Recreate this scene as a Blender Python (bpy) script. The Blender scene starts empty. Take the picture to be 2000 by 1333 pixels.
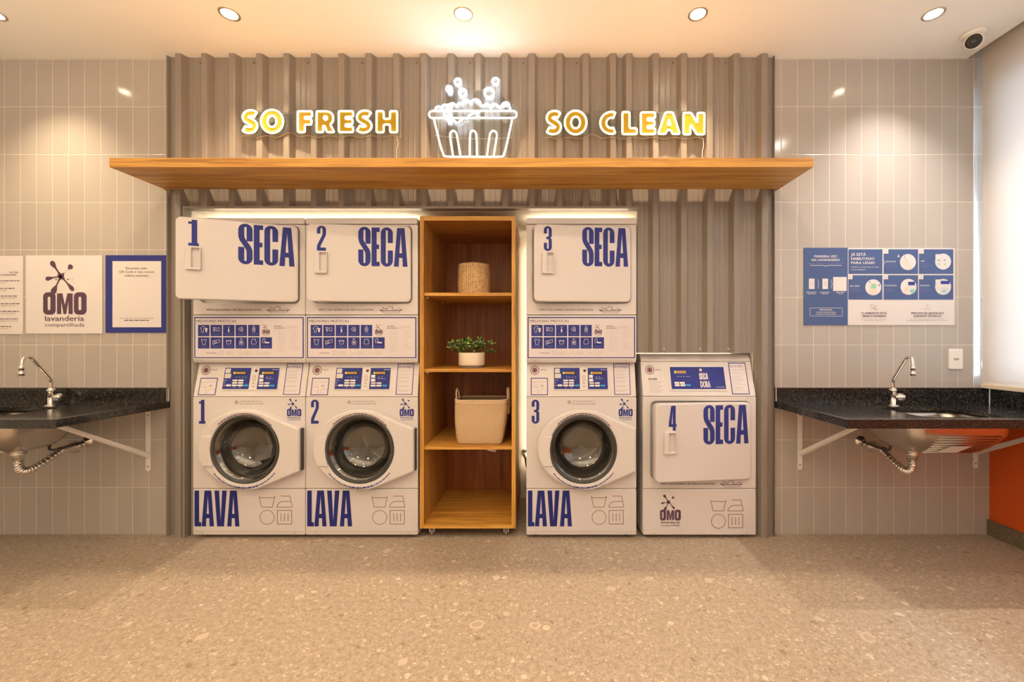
import bpy, bmesh, math, random
from math import sin, cos, pi, radians as R
from mathutils import Vector, Matrix
from mathutils.geometry import tessellate_polygon

# ------------------------------------------------------------------ camera, sky, exposure
SC = bpy.context.scene
COL = SC.collection
F, VX, VY, D0, CZ = 820.0, 1058.0, 667.0, 2.645, 1.219   # focal length in px, vanishing point, distance to the tiled wall, eye height
cam = bpy.data.cameras.new('camera')
cam.sensor_width = 36.0
cam.lens = F / 2000 * 36
cam.shift_x = (1000 - VX) / 2000
cam.clip_start = 0.05
camo = bpy.data.objects.new('camera', cam)
COL.objects.link(camo)
camo.location = (0, -D0, CZ)
camo.rotation_euler = (pi / 2, 0, 0)
SC.camera = camo
vs = SC.view_settings
vs.view_transform = 'Standard'
vs.look = 'None'
vs.gamma = 1
vs.use_curve_mapping = False
vs.exposure = 0.0

world = bpy.data.worlds.new('sky')
SC.world = world
world.use_nodes = True
bg = world.node_tree.nodes['Background']
bg.inputs[0].default_value = (0.62, 0.79, 1.0, 1)
bg.inputs[1].default_value = 170.0

WARM = (1.0, 0.76, 0.48)
COOL = (1.0, 0.91, 0.80)


def lamp(name, kind, loc, energy, color, size=0.03, rot=(0, 0, 0), **kw):
    l = bpy.data.lights.new(name, kind)
    l.energy = energy
    l.color = color
    if kind in ('SPOT', 'POINT'):
        l.shadow_soft_size = size
    for k, v in kw.items():
        setattr(l, k, v)
    o = bpy.data.objects.new(name, l)
    COL.objects.link(o)
    o.location = loc
    o.rotation_euler = rot
    return o


LIGHT_X = (-2.985, -1.70, -0.426, 0.85, 2.132)
ROWS = ((-1.12, 18), (-2.12, 13), (-3.4, 6))
for _x in LIGHT_X:                    # the rows of ceiling spots over the rest of the room
    for _y, _e in ROWS:
        lamp('ceiling_spot', 'SPOT', (_x, _y, 2.985), _e, WARM if _x < 1.5 else COOL, 0.03, spot_size=R(150), spot_blend=0.6)
for _x in (-2.6, -0.9, 0.8):          # unseen fill lights added behind the camera to brighten the ceiling
    lamp('ceiling_fill', 'SPOT', (_x, -3.0, 1.75), 132, (1.0, 0.80, 0.55), 0.12, (pi, 0, 0), spot_size=R(165), spot_blend=0.5)
    lamp('room_fill', 'POINT', (_x, -3.6, 1.75), 8, (1.0, 0.79, 0.54), 0.15)  # weak all-round fill added for the room, no fixture

# ------------------------------------------------------------------ materials
MATS = {}


def newmat(name):
    m = bpy.data.materials.new(name)
    m.use_nodes = True
    MATS[name] = m
    nt = m.node_tree
    return m, nt, nt.nodes['Principled BSDF'], nt.nodes['Material Output']


def pmat(name, col, rough=0.5, metal=0.0, emit=None, es=0.0, coat=0.0, spec=0.5, bump=None):
    m, nt, b, o = newmat(name)
    b.inputs['Base Color'].default_value = (*col, 1)
    b.inputs['Roughness'].default_value = rough
    b.inputs['Metallic'].default_value = metal
    b.inputs['Specular IOR Level'].default_value = spec
    b.inputs['Coat Weight'].default_value = coat
    if emit:
        b.inputs['Emission Color'].default_value = (*emit, 1)
        b.inputs['Emission Strength'].default_value = es
    # slight procedural unevenness so that no surface is perfectly flat in tone
    if bump:
        tc = nt.nodes.new('ShaderNodeTexCoord')
        n = nt.nodes.new('ShaderNodeTexNoise')
        n.inputs['Scale'].default_value = bump[0]
        n.inputs['Detail'].default_value = 4
        bp = nt.nodes.new('ShaderNodeBump')
        bp.inputs['Strength'].default_value = bump[1]
        bp.inputs['Distance'].default_value = bump[2]
        nt.links.new(tc.outputs['Object'], n.inputs['Vector'])
        nt.links.new(n.outputs['Fac'], bp.inputs['Height'])
        nt.links.new(bp.outputs['Normal'], b.inputs['Normal'])
    return m


def mapping(nt, scale=(1, 1, 1), loc=(0, 0, 0), rot=(0, 0, 0)):
    tc = nt.nodes.new('ShaderNodeTexCoord')
    mp = nt.nodes.new('ShaderNodeMapping')
    mp.inputs['Scale'].default_value = scale
    mp.inputs['Location'].default_value = loc
    mp.inputs['Rotation'].default_value = rot
    nt.links.new(tc.outputs['Object'], mp.inputs['Vector'])
    return mp.outputs['Vector']


def ramp(nt, fac, stops):
    r = nt.nodes.new('ShaderNodeValToRGB')
    el = r.color_ramp.elements
    while len(el) < len(stops):
        el.new(0.5)
    for e, (p, c) in zip(el, stops):
        e.position = p
        e.color = (*c, 1)
    nt.links.new(fac, r.inputs['Fac'])
    return r.outputs['Color']


def mixc(nt, fac, a, b, mode='MIX'):
    n = nt.nodes.new('ShaderNodeMix')
    n.data_type = 'RGBA'
    n.blend_type = mode
    for sock, v in ((n.inputs[0], fac), (n.inputs[6], a), (n.inputs[7], b)):
        if hasattr(v, 'is_linked'):
            nt.links.new(v, sock)
        elif isinstance(v, (int, float)):
            sock.default_value = v
        else:
            sock.default_value = (*v, 1)
    return n.outputs[2]


def math_n(nt, op, a, b=None, c=None):
    n = nt.nodes.new('ShaderNodeMath')
    n.operation = op
    for i, v in enumerate((a, b, c)):
        if v is None:
            continue
        if hasattr(v, 'is_linked'):
            nt.links.new(v, n.inputs[i])
        else:
            n.inputs[i].default_value = v
    return n.outputs[0]


def noise(nt, vec, scale, detail=4, rough=0.5, dist=0.0):
    n = nt.nodes.new('ShaderNodeTexNoise')
    n.inputs['Scale'].default_value = scale
    n.inputs['Detail'].default_value = detail
    n.inputs['Roughness'].default_value = rough
    n.inputs['Distortion'].default_value = dist
    nt.links.new(vec, n.inputs['Vector'])
    return n.outputs['Fac']


def wood(name, axis, dark, mid, light, rough=0.42):
    m, nt, b, o = newmat(name)
    sc = [14.0, 14.0, 14.0]
    sc[axis] = 0.7
    v = mapping(nt, sc)
    n1 = noise(nt, v, 2.2, 6, 0.62, 0.6)
    sc2 = [90.0, 90.0, 90.0]
    sc2[axis] = 2.5
    n2 = noise(nt, mapping(nt, sc2), 1.5, 3, 0.6)
    f = math_n(nt, 'ADD', math_n(nt, 'MULTIPLY', n1, 0.72), math_n(nt, 'MULTIPLY', n2, 0.28))
    c = ramp(nt, f, [(0.38, dark), (0.5, mid), (0.63, light)])
    nt.links.new(c, b.inputs['Base Color'])
    b.inputs['Roughness'].default_value = rough
    bp = nt.nodes.new('ShaderNodeBump')
    bp.inputs['Strength'].default_value = 0.12
    bp.inputs['Distance'].default_value = 0.002
    nt.links.new(f, bp.inputs['Height'])
    nt.links.new(bp.outputs['Normal'], b.inputs['Normal'])
    return m


WD = ((0.36, 0.150, 0.022), (0.57, 0.275, 0.046), (0.70, 0.375, 0.072))
wood('wood_x', 0, *WD)
wood('wood_y', 1, *WD)
wood('wood_z', 2, *WD)
WB_ = ((0.19, 0.046, 0.006), (0.29, 0.078, 0.010), (0.38, 0.118, 0.018))  # back board wood, the unit's inner shade darkened into the colour
wood('wood_back_shaded_z', 2, *WB_)
WC_ = ((0.27, 0.100, 0.018), (0.42, 0.180, 0.035), (0.52, 0.245, 0.055))
wood('wood_panel_x', 0, *WC_)
wood('wood_panel_z', 2, *WC_)


def tile(name, x0):
    m, nt, b, o = newmat(name)
    v = mapping(nt, (1, 1, 1), (-x0, 0, 0))
    sep = nt.nodes.new('ShaderNodeSeparateXYZ')
    nt.links.new(v, sep.inputs[0])
    cmb = nt.nodes.new('ShaderNodeCombineXYZ')
    nt.links.new(sep.outputs[0], cmb.inputs[0])
    nt.links.new(math_n(nt, 'ADD', sep.outputs[2], 0.004), cmb.inputs[1])

    def brick(ms, smooth):
        t = nt.nodes.new('ShaderNodeTexBrick')
        t.offset = 0.0
        t.offset_frequency = 1
        t.squash = 1.0
        t.inputs['Scale'].default_value = 1.0
        t.inputs['Brick Width'].default_value = 0.101
        t.inputs['Row Height'].default_value = 0.3
        t.inputs['Mortar Size'].default_value = ms
        t.inputs['Mortar Smooth'].default_value = smooth
        t.inputs['Color1'].default_value = (0.43, 0.39, 0.36, 1)
        t.inputs['Color2'].default_value = (0.465, 0.42, 0.385, 1)
        t.inputs['Mortar'].default_value = (0.72, 0.67, 0.61, 1)
        nt.links.new(cmb.outputs[0], t.inputs['Vector'])
        return t
    t1 = brick(0.0016, 0.1)
    t2 = brick(0.004, 1.0)
    nt.links.new(t1.outputs['Color'], b.inputs['Base Color'])
    rg = math_n(nt, 'MULTIPLY_ADD', t1.outputs['Fac'], 0.4, 0.13)
    nt.links.new(rg, b.inputs['Roughness'])
    h = math_n(nt, 'MULTIPLY_ADD', noise(nt, v, 9, 2), 0.12, math_n(nt, 'MULTIPLY', t2.outputs['Fac'], -1.0))
    bp = nt.nodes.new('ShaderNodeBump')
    bp.inputs['Strength'].default_value = 0.5
    bp.inputs['Distance'].default_value = 0.002
    nt.links.new(h, bp.inputs['Height'])
    nt.links.new(bp.outputs['Normal'], b.inputs['Normal'])
    return m


tile('tile_a', -2.374)
tile('tile_b', 1.510)


def floor_mat():
    m, nt, b, o = newmat('floor_stone')
    base_v = mapping(nt)
    # bend the lookup a little so that the chips are irregular
    warp = nt.nodes.new('ShaderNodeTexNoise')
    warp.inputs['Scale'].default_value = 14
    warp.inputs['Detail'].default_value = 3
    nt.links.new(base_v, warp.inputs['Vector'])
    wv = nt.nodes.new('ShaderNodeVectorMath')
    wv.operation = 'MULTIPLY_ADD'
    nt.links.new(warp.outputs['Color'], wv.inputs[0])
    wv.inputs[1].default_value = (0.05, 0.05, 0.0)
    nt.links.new(base_v, wv.inputs[2])
    v = wv.outputs[0]
    col = ramp(nt, noise(nt, base_v, 45, 6, 0.7), [(0.3, (0.267, 0.207, 0.156)), (0.52, (0.374, 0.296, 0.228)), (0.75, (0.472, 0.385, 0.304))])

    def chips(scale, lo, hi, edge0, edge1, color, prev, rnd=1.0):
        t = nt.nodes.new('ShaderNodeTexVoronoi')
        t.inputs['Scale'].default_value = scale
        t.inputs['Randomness'].default_value = rnd
        nt.links.new(v, t.inputs['Vector'])
        sep = nt.nodes.new('ShaderNodeSeparateColor')
        nt.links.new(t.outputs['Color'], sep.inputs[0])
        pick = math_n(nt, 'MULTIPLY', math_n(nt, 'GREATER_THAN', sep.outputs[0], lo), math_n(nt, 'LESS_THAN', sep.outputs[0], hi))
        size = math_n(nt, 'MULTIPLY_ADD', sep.outputs[1], edge1 - edge0, edge0)
        inside = math_n(nt, 'LESS_THAN', t.outputs['Distance'], size)
        core = math_n(nt, 'LESS_THAN', t.outputs['Distance'], math_n(nt, 'MULTIPLY', size, 0.6))
        f = math_n(nt, 'MULTIPLY', pick, inside)
        tint = mixc(nt, math_n(nt, 'MULTIPLY', core, sep.outputs[2]), color, (0.401, 0.312, 0.236))
        return mixc(nt, math_n(nt, 'MULTIPLY', f, 0.85), prev, tint)
    col = chips(170, 0.62, 1.1, 0.2, 0.5, (0.587, 0.478, 0.372), col)
    col = chips(120, 0.0, 0.10, 0.2, 0.45, (0.178, 0.134, 0.099), col)
    col = chips(62, 0.80, 1.1, 0.15, 0.5, (0.587, 0.486, 0.388), col)
    col = chips(24, 0.93, 1.1, 0.15, 0.42, (0.623, 0.522, 0.418), col)
    col = chips(30, 0.0, 0.07, 0.15, 0.45, (0.24, 0.178, 0.129), col)
    col = chips(8, 0.93, 1.1, 0.14, 0.28, (0.534, 0.437, 0.346), col)
    br = nt.nodes.new('ShaderNodeTexBrick')
    br.offset = 0.0
    br.inputs['Scale'].default_value = 1.0
    br.inputs['Brick Width'].default_value = 1.2
    br.inputs['Row Height'].default_value = 1.2
    br.inputs['Mortar Size'].default_value = 0.0012
    br.inputs['Mortar Smooth'].default_value = 0.0
    br.inputs['Bias'].default_value = 0
    br.inputs['Color1'].default_value = br.inputs['Color2'].default_value = (0, 0, 0, 1)
    nt.links.new(mapping(nt, (1, 1, 1), (0.10, 0.685, 0)), br.inputs['Vector'])
    col = mixc(nt, math_n(nt, 'MULTIPLY', br.outputs['Fac'], 0.6), col, (0.294, 0.219, 0.16))
    nt.links.new(col, b.inputs['Base Color'])
    b.inputs['Roughness'].default_value = 0.42
    b.inputs['Specular IOR Level'].default_value = 0.4
    return m


floor_mat()


def granite(name, c0, c1, c2, rough):
    m, nt, b, o = newmat(name)
    v = mapping(nt)
    f = noise(nt, v, 130, 5, 0.8)
    c = ramp(nt, f, [(0.42, c0), (0.58, c1), (0.72, c2)])
    nt.links.new(c, b.inputs['Base Color'])
    b.inputs['Roughness'].default_value = rough
    return m


granite('black_granite', (0.006, 0.006, 0.007), (0.035, 0.033, 0.031), (0.26, 0.24, 0.22), 0.16)
granite('brown_granite', (0.10, 0.075, 0.05), (0.22, 0.17, 0.115), (0.36, 0.29, 0.21), 0.35)


def cladding_mat():
    m, nt, b, o = newmat('taupe_sheet_metal')
    n = noise(nt, mapping(nt, (8, 8, 0.4)), 2.0, 2)
    c = ramp(nt, n, [(0.3, (0.252, 0.215, 0.190)), (0.7, (0.272, 0.235, 0.207))])
    nt.links.new(c, b.inputs['Base Color'])
    b.inputs['Roughness'].default_value = 0.36
    b.inputs['Metallic'].default_value = 0.0
    b.inputs['Specular IOR Level'].default_value = 0.75
    bp = nt.nodes.new('ShaderNodeBump')
    bp.inputs['Strength'].default_value = 0.05
    bp.inputs['Distance'].default_value = 0.001
    nt.links.new(noise(nt, mapping(nt, (120, 120, 0.25)), 1.0, 2), bp.inputs['Height'])
    nt.links.new(bp.outputs['Normal'], b.inputs['Normal'])


cladding_mat()


def clear_mat(name, tint, gloss=0.04, spec_rough=0.02, fres=1.5):
    m, nt, b, o = newmat(name)
    nt.nodes.remove(b)
    t = nt.nodes.new('ShaderNodeBsdfTransparent')
    t.inputs[0].default_value = (*tint, 1)
    g = nt.nodes.new('ShaderNodeBsdfGlossy')
    g.inputs['Roughness'].default_value = spec_rough
    fr = nt.nodes.new('ShaderNodeFresnel')
    fr.inputs[0].default_value = fres
    mx = nt.nodes.new('ShaderNodeMixShader')
    nt.links.new(math_n(nt, 'ADD', fr.outputs[0], gloss), mx.inputs[0])
    nt.links.new(t.outputs[0], mx.inputs[1])
    nt.links.new(g.outputs[0], mx.inputs[2])
    nt.links.new(mx.outputs[0], o.inputs[0])
    return m


clear_mat('door_glass', (0.84, 0.83, 0.79), 0.15, 0.03, 1.5)
clear_mat('acrylic', (0.93, 0.94, 0.95), 0.0, 0.35, 1.35)
clear_mat('window_glass', (0.95, 0.98, 0.98), 0.0, 0.0, 1.45)


def blind_mat():
    m, nt, b, o = newmat('blind_fabric')
    nt.nodes.remove(b)
    d = nt.nodes.new('ShaderNodeBsdfDiffuse')
    d.inputs[0].default_value = (0.85, 0.74, 0.62, 1)
    t = nt.nodes.new('ShaderNodeBsdfTranslucent')
    t.inputs[0].default_value = (0.72, 0.72, 0.72, 1)
    mx = nt.nodes.new('ShaderNodeMixShader')
    mx.inputs[0].default_value = 0.40
    nt.links.new(d.outputs[0], mx.inputs[1])
    nt.links.new(t.outputs[0], mx.inputs[2])
    nt.links.new(mx.outputs[0], o.inputs[0])


blind_mat()


def herringbone():
    m, nt, b, o = newmat('herringbone_weave')
    tc = nt.nodes.new('ShaderNodeTexCoord')
    sep = nt.nodes.new('ShaderNodeSeparateXYZ')
    nt.links.new(tc.outputs['Object'], sep.inputs[0])
    along = math_n(nt, 'ADD', sep.outputs[0], sep.outputs[1])
    tri = math_n(nt, 'PINGPONG', along, 0.0245)
    v = math_n(nt, 'ADD', math_n(nt, 'MULTIPLY', sep.outputs[2], 98.0), math_n(nt, 'MULTIPLY', tri, 100.0))
    f = math_n(nt, 'PINGPONG', v, 0.5)
    f = math_n(nt, 'MULTIPLY', f, 2.0)
    c = ramp(nt, f, [(0.36, (0.27, 0.13, 0.04)), (0.50, (0.76, 0.57, 0.37))])
    nt.links.new(c, b.inputs['Base Color'])
    b.inputs['Roughness'].default_value = 0.85
    bp = nt.nodes.new('ShaderNodeBump')
    bp.inputs['Strength'].default_value = 0.5
    bp.inputs['Distance'].default_value = 0.002
    nt.links.new(f, bp.inputs['Height'])
    nt.links.new(bp.outputs['Normal'], b.inputs['Normal'])


herringbone()


def straw():
    m, nt, b, o = newmat('seagrass')
    tc = nt.nodes.new('ShaderNodeTexCoord')
    sep = nt.nodes.new('ShaderNodeSeparateXYZ')
    nt.links.new(tc.outputs['Object'], sep.inputs[0])
    ang = math_n(nt, 'MULTIPLY', math_n(nt, 'ARCTAN2', sep.outputs[1], sep.outputs[0]), 50 / (2 * pi))
    cu = math_n(nt, 'PINGPONG', ang, 0.5)                    # 0 at the gaps between the strands
    rows = math_n(nt, 'PINGPONG', math_n(nt, 'MULTIPLY', sep.outputs[2], 95.0), 0.5)
    h = math_n(nt, 'ADD', math_n(nt, 'MINIMUM', cu, 0.22), math_n(nt, 'MULTIPLY', math_n(nt, 'MINIMUM', rows, 0.2), 0.9))
    f = math_n(nt, 'ADD', h, math_n(nt, 'MULTIPLY', noise(nt, mapping(nt), 70, 3), 0.35))
    c = ramp(nt, f, [(0.22, (0.10, 0.04, 0.010)), (0.40, (0.38, 0.205, 0.075)), (0.62, (0.80, 0.57, 0.30))])
    nt.links.new(c, b.inputs['Base Color'])
    b.inputs['Roughness'].default_value = 0.8
    bp = nt.nodes.new('ShaderNodeBump')
    bp.inputs['Strength'].default_value = 0.7
    bp.inputs['Distance'].default_value = 0.004
    nt.links.new(h, bp.inputs['Height'])
    nt.links.new(bp.outputs['Normal'], b.inputs['Normal'])


straw()

pmat('ceiling_paint', (0.91, 0.90, 0.88), 0.9)
pmat('wall_paint', (0.80, 0.77, 0.73), 0.9)
pmat('niche_paint', (0.85, 0.82, 0.77), 0.8)
pmat('orange_paint', (0.62, 0.085, 0.003), 0.6, bump=(40, 0.1, 0.002))
pmat('concrete', (0.35, 0.34, 0.33), 0.9)
pmat('appliance_white', (0.68, 0.645, 0.655), 0.33, bump=(3, 0.03, 0.004))
pmat('appliance_trim', (0.50, 0.46, 0.44), 0.4)
pmat('panel_bezel', (0.71, 0.675, 0.675), 0.4)
pmat('navy_print', (0.035, 0.045, 0.24), 0.6, spec=0.2)
pmat('navy_vinyl', (0.022, 0.028, 0.20), 0.6, spec=0.2)
pmat('navy_poster', (0.075, 0.115, 0.265), 0.6, spec=0.2)
pmat('navy_light', (0.16, 0.16, 0.38), 0.5)
pmat('plum_print', (0.095, 0.045, 0.085), 0.6)
pmat('sticker_white', (0.70, 0.65, 0.69), 0.5)
pmat('paper_white', (0.74, 0.70, 0.71), 0.7)
pmat('grey_print', (0.42, 0.385, 0.385), 0.6)
pmat('brown_print', (0.20, 0.115, 0.055), 0.6)
pmat('maroon_print', (0.25, 0.04, 0.06), 0.5)
pmat('sky_print', (0.02, 0.33, 0.75), 0.4)
pmat('green_print', (0.25, 0.62, 0.38), 0.6)
pmat('teal_print', (0.18, 0.55, 0.66), 0.6)
pmat('skin_print', (0.82, 0.62, 0.55), 0.6)
pmat('black_print', (0.02, 0.018, 0.018), 0.5)
pmat('key_white', (0.80, 0.76, 0.74), 0.4)
pmat('amber_display', (0.10, 0.05, 0.01), 0.3, emit=(1.0, 0.45, 0.06), es=0.55)
pmat('lime_display', (0.15, 0.12, 0.01), 0.3, emit=(0.85, 0.8, 0.05), es=0.8)
pmat('dark_display', (0.03, 0.025, 0.02), 0.2)
pmat('brass_dark', (0.12, 0.08, 0.04), 0.35, 0.8)
pmat('rubber_black', (0.02, 0.02, 0.02), 0.6)
pmat('drum_steel', (0.27, 0.235, 0.20), 0.28, 1.0)
pmat('dark_cavity', (0.05, 0.045, 0.04), 0.6)
pmat('gasket_grey', (0.055, 0.055, 0.053), 0.5)
pmat('brushed_steel', (0.60, 0.56, 0.52), 0.27, 1.0, bump=(5, 0.12, 0.01))
pmat('chrome', (0.78, 0.76, 0.74), 0.07, 1.0)
pmat('white_metal', (0.80, 0.77, 0.75), 0.45)
pmat('white_plastic', (0.84, 0.82, 0.80), 0.35)
pmat('cream_ceramic', (0.80, 0.70, 0.56), 0.5, bump=(60, 0.05, 0.001))
pmat('grey_ceramic', (0.28, 0.25, 0.22), 0.6)
pmat('soil', (0.05, 0.035, 0.02), 0.95)
pmat('stem_green', (0.10, 0.13, 0.03), 0.6)
pmat('strap_cotton', (0.66, 0.48, 0.32), 0.85, bump=(300, 0.3, 0.001))
pmat('bag_lining', (0.24, 0.16, 0.10), 0.9)
pmat('led_warm', (1, 0.9, 0.7), 0.5, emit=(1.0, 0.80, 0.52), es=14.0)
pmat('neon_yellow', (1, 0.95, 0.8), 0.4, emit=(1.0, 0.80, 0.42), es=3.2)
pmat('neon_white', (1, 1, 1), 0.4, emit=(0.78, 0.89, 1.0), es=20.0)
pmat('neon_warm_white', (1, 1, 0.95), 0.4, emit=(1.0, 0.88, 0.62), es=4.5)
pmat('mustard_acrylic', (0.40, 0.26, 0.025), 0.6, spec=0.1)
pmat('acrylic_lit_edge', (0.90, 0.86, 0.78), 0.35)  # pale colour stands in for light piped to the sheet's edges
pmat('clear_cable', (0.80, 0.74, 0.66), 0.4)
pmat('lamp_glow', (1, 1, 1), 0.4, emit=(1.0, 0.86, 0.62), es=60.0)
pmat('trim_ring_metal', (0.55, 0.48, 0.40), 0.3, 0.9)
pmat('reflector', (0.85, 0.80, 0.72), 0.25, 0.9)
pmat('alu_frame', (0.66, 0.70, 0.75), 0.4, 0.3)
pmat('blind_rail', (0.72, 0.62, 0.48), 0.45)
pmat('pvc_blue', (0.20, 0.32, 0.42), 0.4)
pmat('caulk', (0.75, 0.72, 0.68), 0.6)


def leafmat():
    m, nt, b, o = newmat('leaf_green')
    f = noise(nt, mapping(nt), 60, 2)
    c = ramp(nt, f, [(0.36, (0.025, 0.075, 0.014)), (0.52, (0.13, 0.25, 0.04)), (0.66, (0.55, 0.58, 0.22))])
    nt.links.new(c, b.inputs['Base Color'])
    b.inputs['Roughness'].default_value = 0.4


leafmat()

# ------------------------------------------------------------------ mesh helpers


def area2(loop):
    return 0.5 * sum(a[0] * b[1] - b[0] * a[1] for a, b in zip(loop, loop[1:] + loop[:1]))


def ccw(loop):
    loop = [tuple(p) for p in loop]
    return loop if area2(loop) > 0 else loop[::-1]


def offset(loop, d):
    """shrink a CCW loop inward by d (mitred)"""
    n = len(loop)
    out = []
    for i in range(n):
        p, q, r = Vector(loop[i - 1]), Vector(loop[i]), Vector(loop[(i + 1) % n])
        a, b = (q - p), (r - q)
        if a.length < 1e-9 or b.length < 1e-9:
            out.append(tuple(q))
            continue
        a.normalize()
        b.normalize()
        na, nb = Vector((-a.y, a.x)), Vector((-b.y, b.x))
        k = na + nb
        s = k.length_squared
        k = k * (2.0 / s) if s > 0.3 else k * 2.0
        out.append((q.x + k.x * d, q.y + k.y * d))
    return out


def arc(cx, cz, rx, rz, a0, a1, n=8):
    return [(cx + rx * cos(R(a0 + (a1 - a0) * i / n)), cz + rz * sin(R(a0 + (a1 - a0) * i / n))) for i in range(n + 1)]


def rrect(x0, x1, z0, z1, r=0.01, n=5):
    return arc(x1 - r, z0 + r, r, r, -90, 0, n) + arc(x1 - r, z1 - r, r, r, 0, 90, n) + arc(x0 + r, z1 - r, r, r, 90, 180, n) + arc(x0 + r, z0 + r, r, r, 180, 270, n)


def rect(x0, x1, z0, z1):
    return [(x0, z0), (x1, z0), (x1, z1), (x0, z1)]


def circ(cx, cz, r, n=48, rz=None):
    return arc(cx, cz, r, rz or r, 0, 360 - 360 / n, n - 1)


def round_poly(pts, r, n=4):
    out = []
    m = len(pts)
    for i in range(m):
        p, q, s = Vector(pts[i - 1]), Vector(pts[i]), Vector(pts[(i + 1) % m])
        a, b = (p - q), (s - q)
        k = min(r, a.length * 0.45, b.length * 0.45)
        a.normalize()
        b.normalize()
        A, B = q + a * k, q + b * k
        for j in range(n + 1):
            t = j / n
            out.append(tuple(A * (1 - t) ** 2 + q * 2 * t * (1 - t) + B * t * t))
    return out


def catmull(pts, n=6, closed=True):
    out = []
    m = len(pts)
    P = [Vector(p) for p in pts]
    for i in range(m if closed else m - 1):
        if closed:
            a, b, c, d = P[i - 1], P[i], P[(i + 1) % m], P[(i + 2) % m]
        else:
            a, b, c, d = P[max(i - 1, 0)], P[i], P[i + 1], P[min(i + 2, m - 1)]
        for j in range(n):
            t = j / n
            out.append(tuple(0.5 * ((2 * b) + (c - a) * t + (2 * a - 5 * b + 4 * c - d) * t * t + (3 * b - 3 * c + d - a) * t ** 3)))
    if not closed:
        out.append(tuple(P[-1]))
    return out


TEXT = {}


def text_geo(s, bold):
    key = (s, bold)
    if key not in TEXT:
        c = bpy.data.curves.new('lettering', 'FONT')
        c.body = s
        c.size = 1.0
        c.offset = bold
        c.resolution_u = 2
        o = bpy.data.objects.new('lettering', c)
        COL.objects.link(o)
        dg = bpy.context.evaluated_depsgraph_get()
        me = bpy.data.meshes.new_from_object(o.evaluated_get(dg))
        vv = [(v.co.x, v.co.y) for v in me.vertices]
        ff = [tuple(p.vertices) for p in me.polygons]
        bpy.data.objects.remove(o)
        bpy.data.curves.remove(c)
        bpy.data.meshes.remove(me)
        TEXT[key] = (vv, ff)
    return TEXT[key]


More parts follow.
